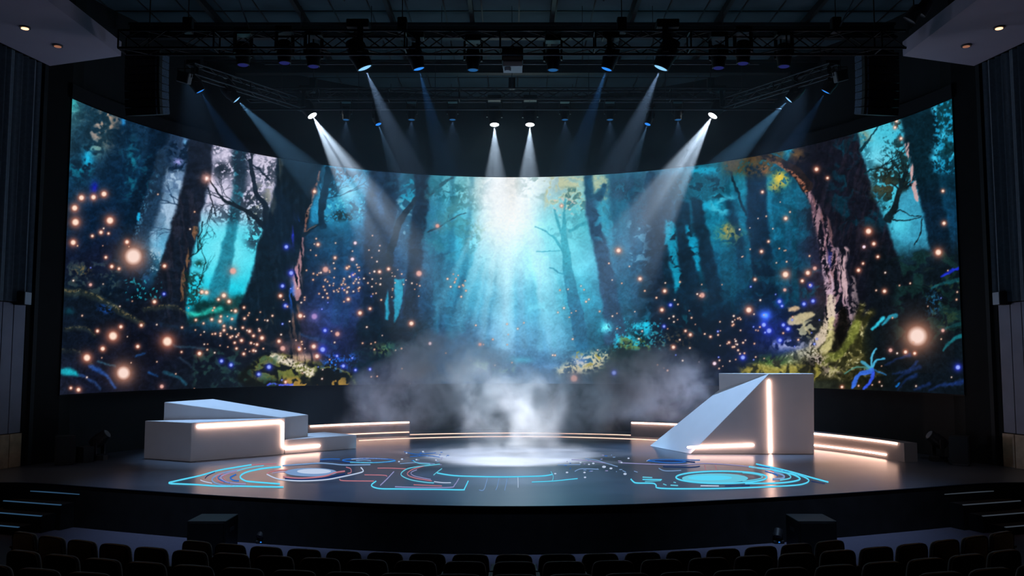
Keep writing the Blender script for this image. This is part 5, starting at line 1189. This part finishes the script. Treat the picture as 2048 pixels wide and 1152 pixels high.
# ================================================================ seats
def make_seat():
    root = thing('auditorium_seat', 'x', 'seat')
    # rounded reclined back
    bm = new(); N = 40; W2, H2, TH = .232, .25, .035; zc = .55
    def outline(w, h, n=N, e=7.0):
        out = []
        for k in range(n):
            a = 2 * PI * k / n; c, s = math.cos(a), math.sin(a)
            x = w * math.copysign(abs(c) ** (2 / e), c); z = h * math.copysign(abs(s) ** (2 / e), s)
            if z > 0: x *= 1 - .05 * (z / h)
            out.append((x, z))
        return out
    rings = []
    for (ins, y) in ((.030, -TH), (.008, -TH * .8), (0, -TH * .3), (0, TH * .3), (.010, TH * .8), (.035, TH)):
        rings.append([bm.verts.new((x, y + .04 - .10 * (z) - .10 * (x / .22) ** 2 * .15, zc + z)) for x, z in outline(W2 - ins, H2 - ins)])
    for i in range(len(rings) - 1):
        for k in range(N): bm.faces.new((rings[i][k], rings[i][(k + 1) % N], rings[i + 1][(k + 1) % N], rings[i + 1][k]))
    bm.faces.new(rings[0]); bm.faces.new(rings[-1][::-1])
    obj('backrest', bm, 'seat_fabric', root, True)
    bm = new(); o_ = [(x, z) for x, z in outline(W2 - .004, H2 - .004)]; rr = .0055; ring = []
    for k in range(N):
        x, z = o_[k]; cx_, cz_ = x / (abs(x) + abs(z) + 1e-6), z / (abs(x) + abs(z) + 1e-6)
        yb = -TH * .75 + .04 - .10 * z - .10 * (x / .22) ** 2 * .15
        ring.append([bm.verts.new((x + cx_ * rr * math.cos(q) , yb + rr * math.sin(q), zc + z + cz_ * rr * math.cos(q))) for q in (0, PI / 2, PI, 3 * PI / 2)])
    for k in range(N):
        a_, b_ = ring[k], ring[(k + 1) % N]
        for j in range(4): bm.faces.new((a_[j], a_[(j + 1) % 4], b_[(j + 1) % 4], b_[j]))
    obj('rim_highlight', bm, 'seat_rim_light', root, True)  # added thin tube, imitates the rim highlight round the backrest
    bm = new(); box(bm, -.20, .20, .085, .50, .34, .43, bev=.03); obj('seat_cushion', bm, 'seat_fabric', root, True)
    for s in (-1, 1):
        bm = new(); box(bm, s * .255 - .014, s * .255 + .014, .0, .36, .02, .585, bev=.01); box(bm, s * .255 - .022, s * .255 + .022, -.02, .34, .586, .615, bev=.01)
        obj('armrest', bm, 'seat_shell', root)
    bm = new(); box(bm, -.05, .05, .12, .24, .02, .345); box(bm, -.24, .24, .10, .26, .001, .02); box(bm, -.242, .242, .10, .16, .28, .33); obj('leg', bm, 'fixture_black', root)
    return root
seat0 = make_seat(); used = [False]
def copy_thing(r):
    c = r.copy(); C.objects.link(c)
    for ch in r.children:
        d = ch.copy(); C.objects.link(d); d.parent = c
        for g in ch.children:
            e = g.copy(); C.objects.link(e); e.parent = d
    return c
ORD = 'first second third fourth fifth sixth seventh eighth ninth tenth eleventh twelfth thirteenth fourteenth fifteenth sixteenth seventeenth eighteenth nineteenth twentieth twenty-first twenty-second twenty-third twenty-fourth twenty-fifth'.split()
ROWS = [(11.10, -.84, 8, 'front', 'the row nearest the stage'), (12.40, -.624, 12, 'second', 'the second row from the stage'), (13.50, -.486, 10, 'third', 'the third row from the stage'), (14.60, -.31, 10, 'fourth', 'the fourth row from the stage')]
for ri, (r, z, half, nm, where) in enumerate(ROWS):
    ks = [k for k in range(-half, half + 1) if ri < 3 or abs(k) >= 7]
    for j, k in enumerate(ks):
        a = k * .52 / r + .002
        s = seat0 if not used[0] else copy_thing(seat0); used[0] = True
        # centre of the rows lies on the stage; every seat faces it
        s.location = (SC[0] + r * math.sin(a), SC[1] - r * math.cos(a), z + .001); s.rotation_euler = (0, 0, a)
        s['label'] = 'dark cushioned auditorium seat, %s from the left in %s' % (ORD[j], where)
        s['group'] = 'seats in the %s row' % nm

# ================================================================ haze and smoke
def volume_material(name, dens, col=(.8, .88, 1.0), aniso=0.0, builder=None):
    m = bpy.data.materials.new(name); m.use_nodes = True; nt = m.node_tree; nt.nodes.clear(); MATS[name] = m
    v = nt.nodes.new('ShaderNodeVolumeScatter'); o = nt.nodes.new('ShaderNodeOutputMaterial')
    v.inputs['Color'].default_value = (*col, 1); v.inputs['Density'].default_value = dens; v.inputs['Anisotropy'].default_value = aniso
    nt.links.new(v.outputs[0], o.inputs['Volume'])
    if builder: builder(nt, v)
    return m
def haze_nodes(nt, v):
    # density shaped to brighten beams: dense under the grid, thin at floor and sides
    tc = nt.nodes.new('ShaderNodeTexCoord'); sp = nt.nodes.new('ShaderNodeSeparateXYZ'); nt.links.new(tc.outputs['Object'], sp.inputs[0])
    up = nt.nodes.new('ShaderNodeMapRange'); up.interpolation_type = 'SMOOTHSTEP'; up.inputs['From Min'].default_value = 3.5; up.inputs['From Max'].default_value = 8.6; up.inputs['To Min'].default_value = .0; up.inputs['To Max'].default_value = 1.0
    ab = nt.nodes.new('ShaderNodeMath'); ab.operation = 'ABSOLUTE'; sd = nt.nodes.new('ShaderNodeMapRange'); sd.interpolation_type = 'SMOOTHSTEP'
    sd.inputs['From Min'].default_value = 5.2; sd.inputs['From Max'].default_value = 6.9; sd.inputs['To Min'].default_value = 1.0; sd.inputs['To Max'].default_value = .06
    m = nt.nodes.new('ShaderNodeMath'); m.operation = 'MULTIPLY'; k = nt.nodes.new('ShaderNodeMath'); k.operation = 'MULTIPLY_ADD'; k.inputs[1].default_value = .0165; k.inputs[2].default_value = .0042
    nt.links.new(sp.outputs['Z'], up.inputs['Value']); nt.links.new(sp.outputs['X'], ab.inputs[0]); nt.links.new(ab.outputs[0], sd.inputs['Value'])
    nt.links.new(up.outputs[0], k.inputs[0]); nt.links.new(k.outputs[0], m.inputs[0]); nt.links.new(sd.outputs[0], m.inputs[1]); nt.links.new(m.outputs[0], v.inputs['Density'])
volume_material('haze', .0080, (.62, .82, 1.0), .1, haze_nodes)
bm = new()
hz = [(-8.4, 18.15), (-8.4, 15.4), (8.4, 15.4), (8.4, 18.15)] + [(9.95 * math.sin(a), SCY + 9.95 * math.cos(a)) for a in np.linspace(1.40, -1.40, 40)]
prism(bm, hz, .03, 9.25)
tag(obj('stage_haze', bm, 'haze'), 'thin theatrical haze filling the air over the stage', 'haze', kind='stuff')
def smoke_nodes(nt, v):
    tc = nt.nodes.new('ShaderNodeTexCoord')
    def math_(op, a, b=None, c=None):
        n = nt.nodes.new('ShaderNodeMath'); n.operation = op
        for i, q in enumerate((a, b, c)):
            if q is None: continue
            if isinstance(q, (int, float)): n.inputs[i].default_value = q
            else: nt.links.new(q, n.inputs[i])
        return n.outputs[0]
    pos = tc.outputs['Object']
    sp = nt.nodes.new('ShaderNodeSeparateXYZ'); nt.links.new(pos, sp.inputs[0])
    def puff(cx, cy, cz, rx, ry, rz, k):
        """soft ellipsoid of smoke"""
        dx = math_('DIVIDE', math_('SUBTRACT', sp.outputs['X'], cx), rx); dy = math_('DIVIDE', math_('SUBTRACT', sp.outputs['Y'], cy), ry); dz = math_('DIVIDE', math_('SUBTRACT', sp.outputs['Z'], cz), rz)
        q = math_('ADD', math_('ADD', math_('MULTIPLY', dx, dx), math_('MULTIPLY', dy, dy)), math_('MULTIPLY', dz, dz))
        f = math_('MULTIPLY', math_('MAXIMUM', math_('SUBTRACT', 1.0, q), 0.0), k)
        return f
    tot = None
    for p in SMOKE:
        f = puff(*p); tot = f if tot is None else math_('ADD', tot, f)
    n = nt.nodes.new('ShaderNodeTexNoise'); n.inputs['Scale'].default_value = 1.35; n.inputs['Detail'].default_value = 6; n.inputs['Roughness'].default_value = .62; n.inputs['Distortion'].default_value = .5
    nt.links.new(pos, n.inputs['Vector'])
    mr = nt.nodes.new('ShaderNodeMapRange'); mr.inputs['From Min'].default_value = .43; mr.inputs['From Max'].default_value = .68; mr.inputs['To Min'].default_value = 0.0; mr.inputs['To Max'].default_value = 1.0
    nt.links.new(n.outputs['Fac'], mr.inputs['Value'])
    d = math_('MULTIPLY', tot, math_('ADD', mr.outputs[0], .06))
    nt.links.new(math_('MULTIPLY', d, SMOKE_K), v.inputs['Density'])
SMOKE_K = 1.0
# puffs: centre x y z, radii, strength (object space of the smoke, origin on the stage at 0, 23.4)
SMOKE = [(0.0, -.3, .6, 1.6, 1.4, 1.8, 2.0), (-.9, .2, 1.6, 1.5, 1.2, 1.2, 1.9), (1.1, .2, 1.1, 1.6, 1.2, 1.1, 1.6), (-2.6, .6, 1.35, 2.1, 1.3, 1.1, 1.6), (3.2, .8, 1.3, 2.7, 1.2, 1.1, 1.5), (-1.8, .6, 2.2, 1.8, 1.1, 1.0, 1.8), (4.1, 1.1, 1.9, 1.9, 1.0, .9, 1.3), (0.1, -2.4, .05, 2.2, 1.7, .26, .35), (-3.4, .6, .5, 1.6, 1.2, .7, .6), (2.2,.8,.8,2.5,1.2,.9,1.3)]  # flat puff near the floor is added to brighten the light pool
volume_material('smoke', 1.0, (.86, .92, 1.0), .1, smoke_nodes)
bm = new(); box(bm, -5.2, 6.6, -4.4, 2.2, .032, 3.4)
o = obj('smoke_cloud', bm, 'smoke'); o.location = (0, 23.4, 0); tag(o, 'low white smoke cloud rising from the stage centre before the screen', 'smoke', kind='stuff')

# ================================================================ world, camera, colour
w = bpy.data.worlds.new('world'); bpy.context.scene.world = w; w.use_nodes = True
w.node_tree.nodes['Background'].inputs['Color'].default_value = (.5, .65, 1, 1); w.node_tree.nodes['Background'].inputs['Strength'].default_value = .0
cd = bpy.data.cameras.new('camera'); cam = bpy.data.objects.new('camera', cd); C.objects.link(cam)
cam.location = (0, 0, EYE); cam.rotation_euler = (PI / 2 + PITCH, 0, 0)
cd.sensor_width = 36; cd.lens = FOC / 2048 * 36; cd.clip_end = 100; cd.clip_start = .05
sc = bpy.context.scene; sc.camera = cam
sc.view_settings.view_transform = 'Standard'; sc.view_settings.look = 'None'; sc.view_settings.exposure = 0.0; sc.view_settings.gamma = 1.0; sc.view_settings.use_curve_mapping = False
cy = sc.cycles
cy.max_bounces = 5; cy.diffuse_bounces = 3; cy.glossy_bounces = 3; cy.volume_bounces = 0; cy.transparent_max_bounces = 8; cy.sample_clamp_indirect = 4.0; cy.sample_clamp_direct = 0
cy.use_denoising = True; cy.volume_step_rate = 1.0; cy.volume_max_steps = 128
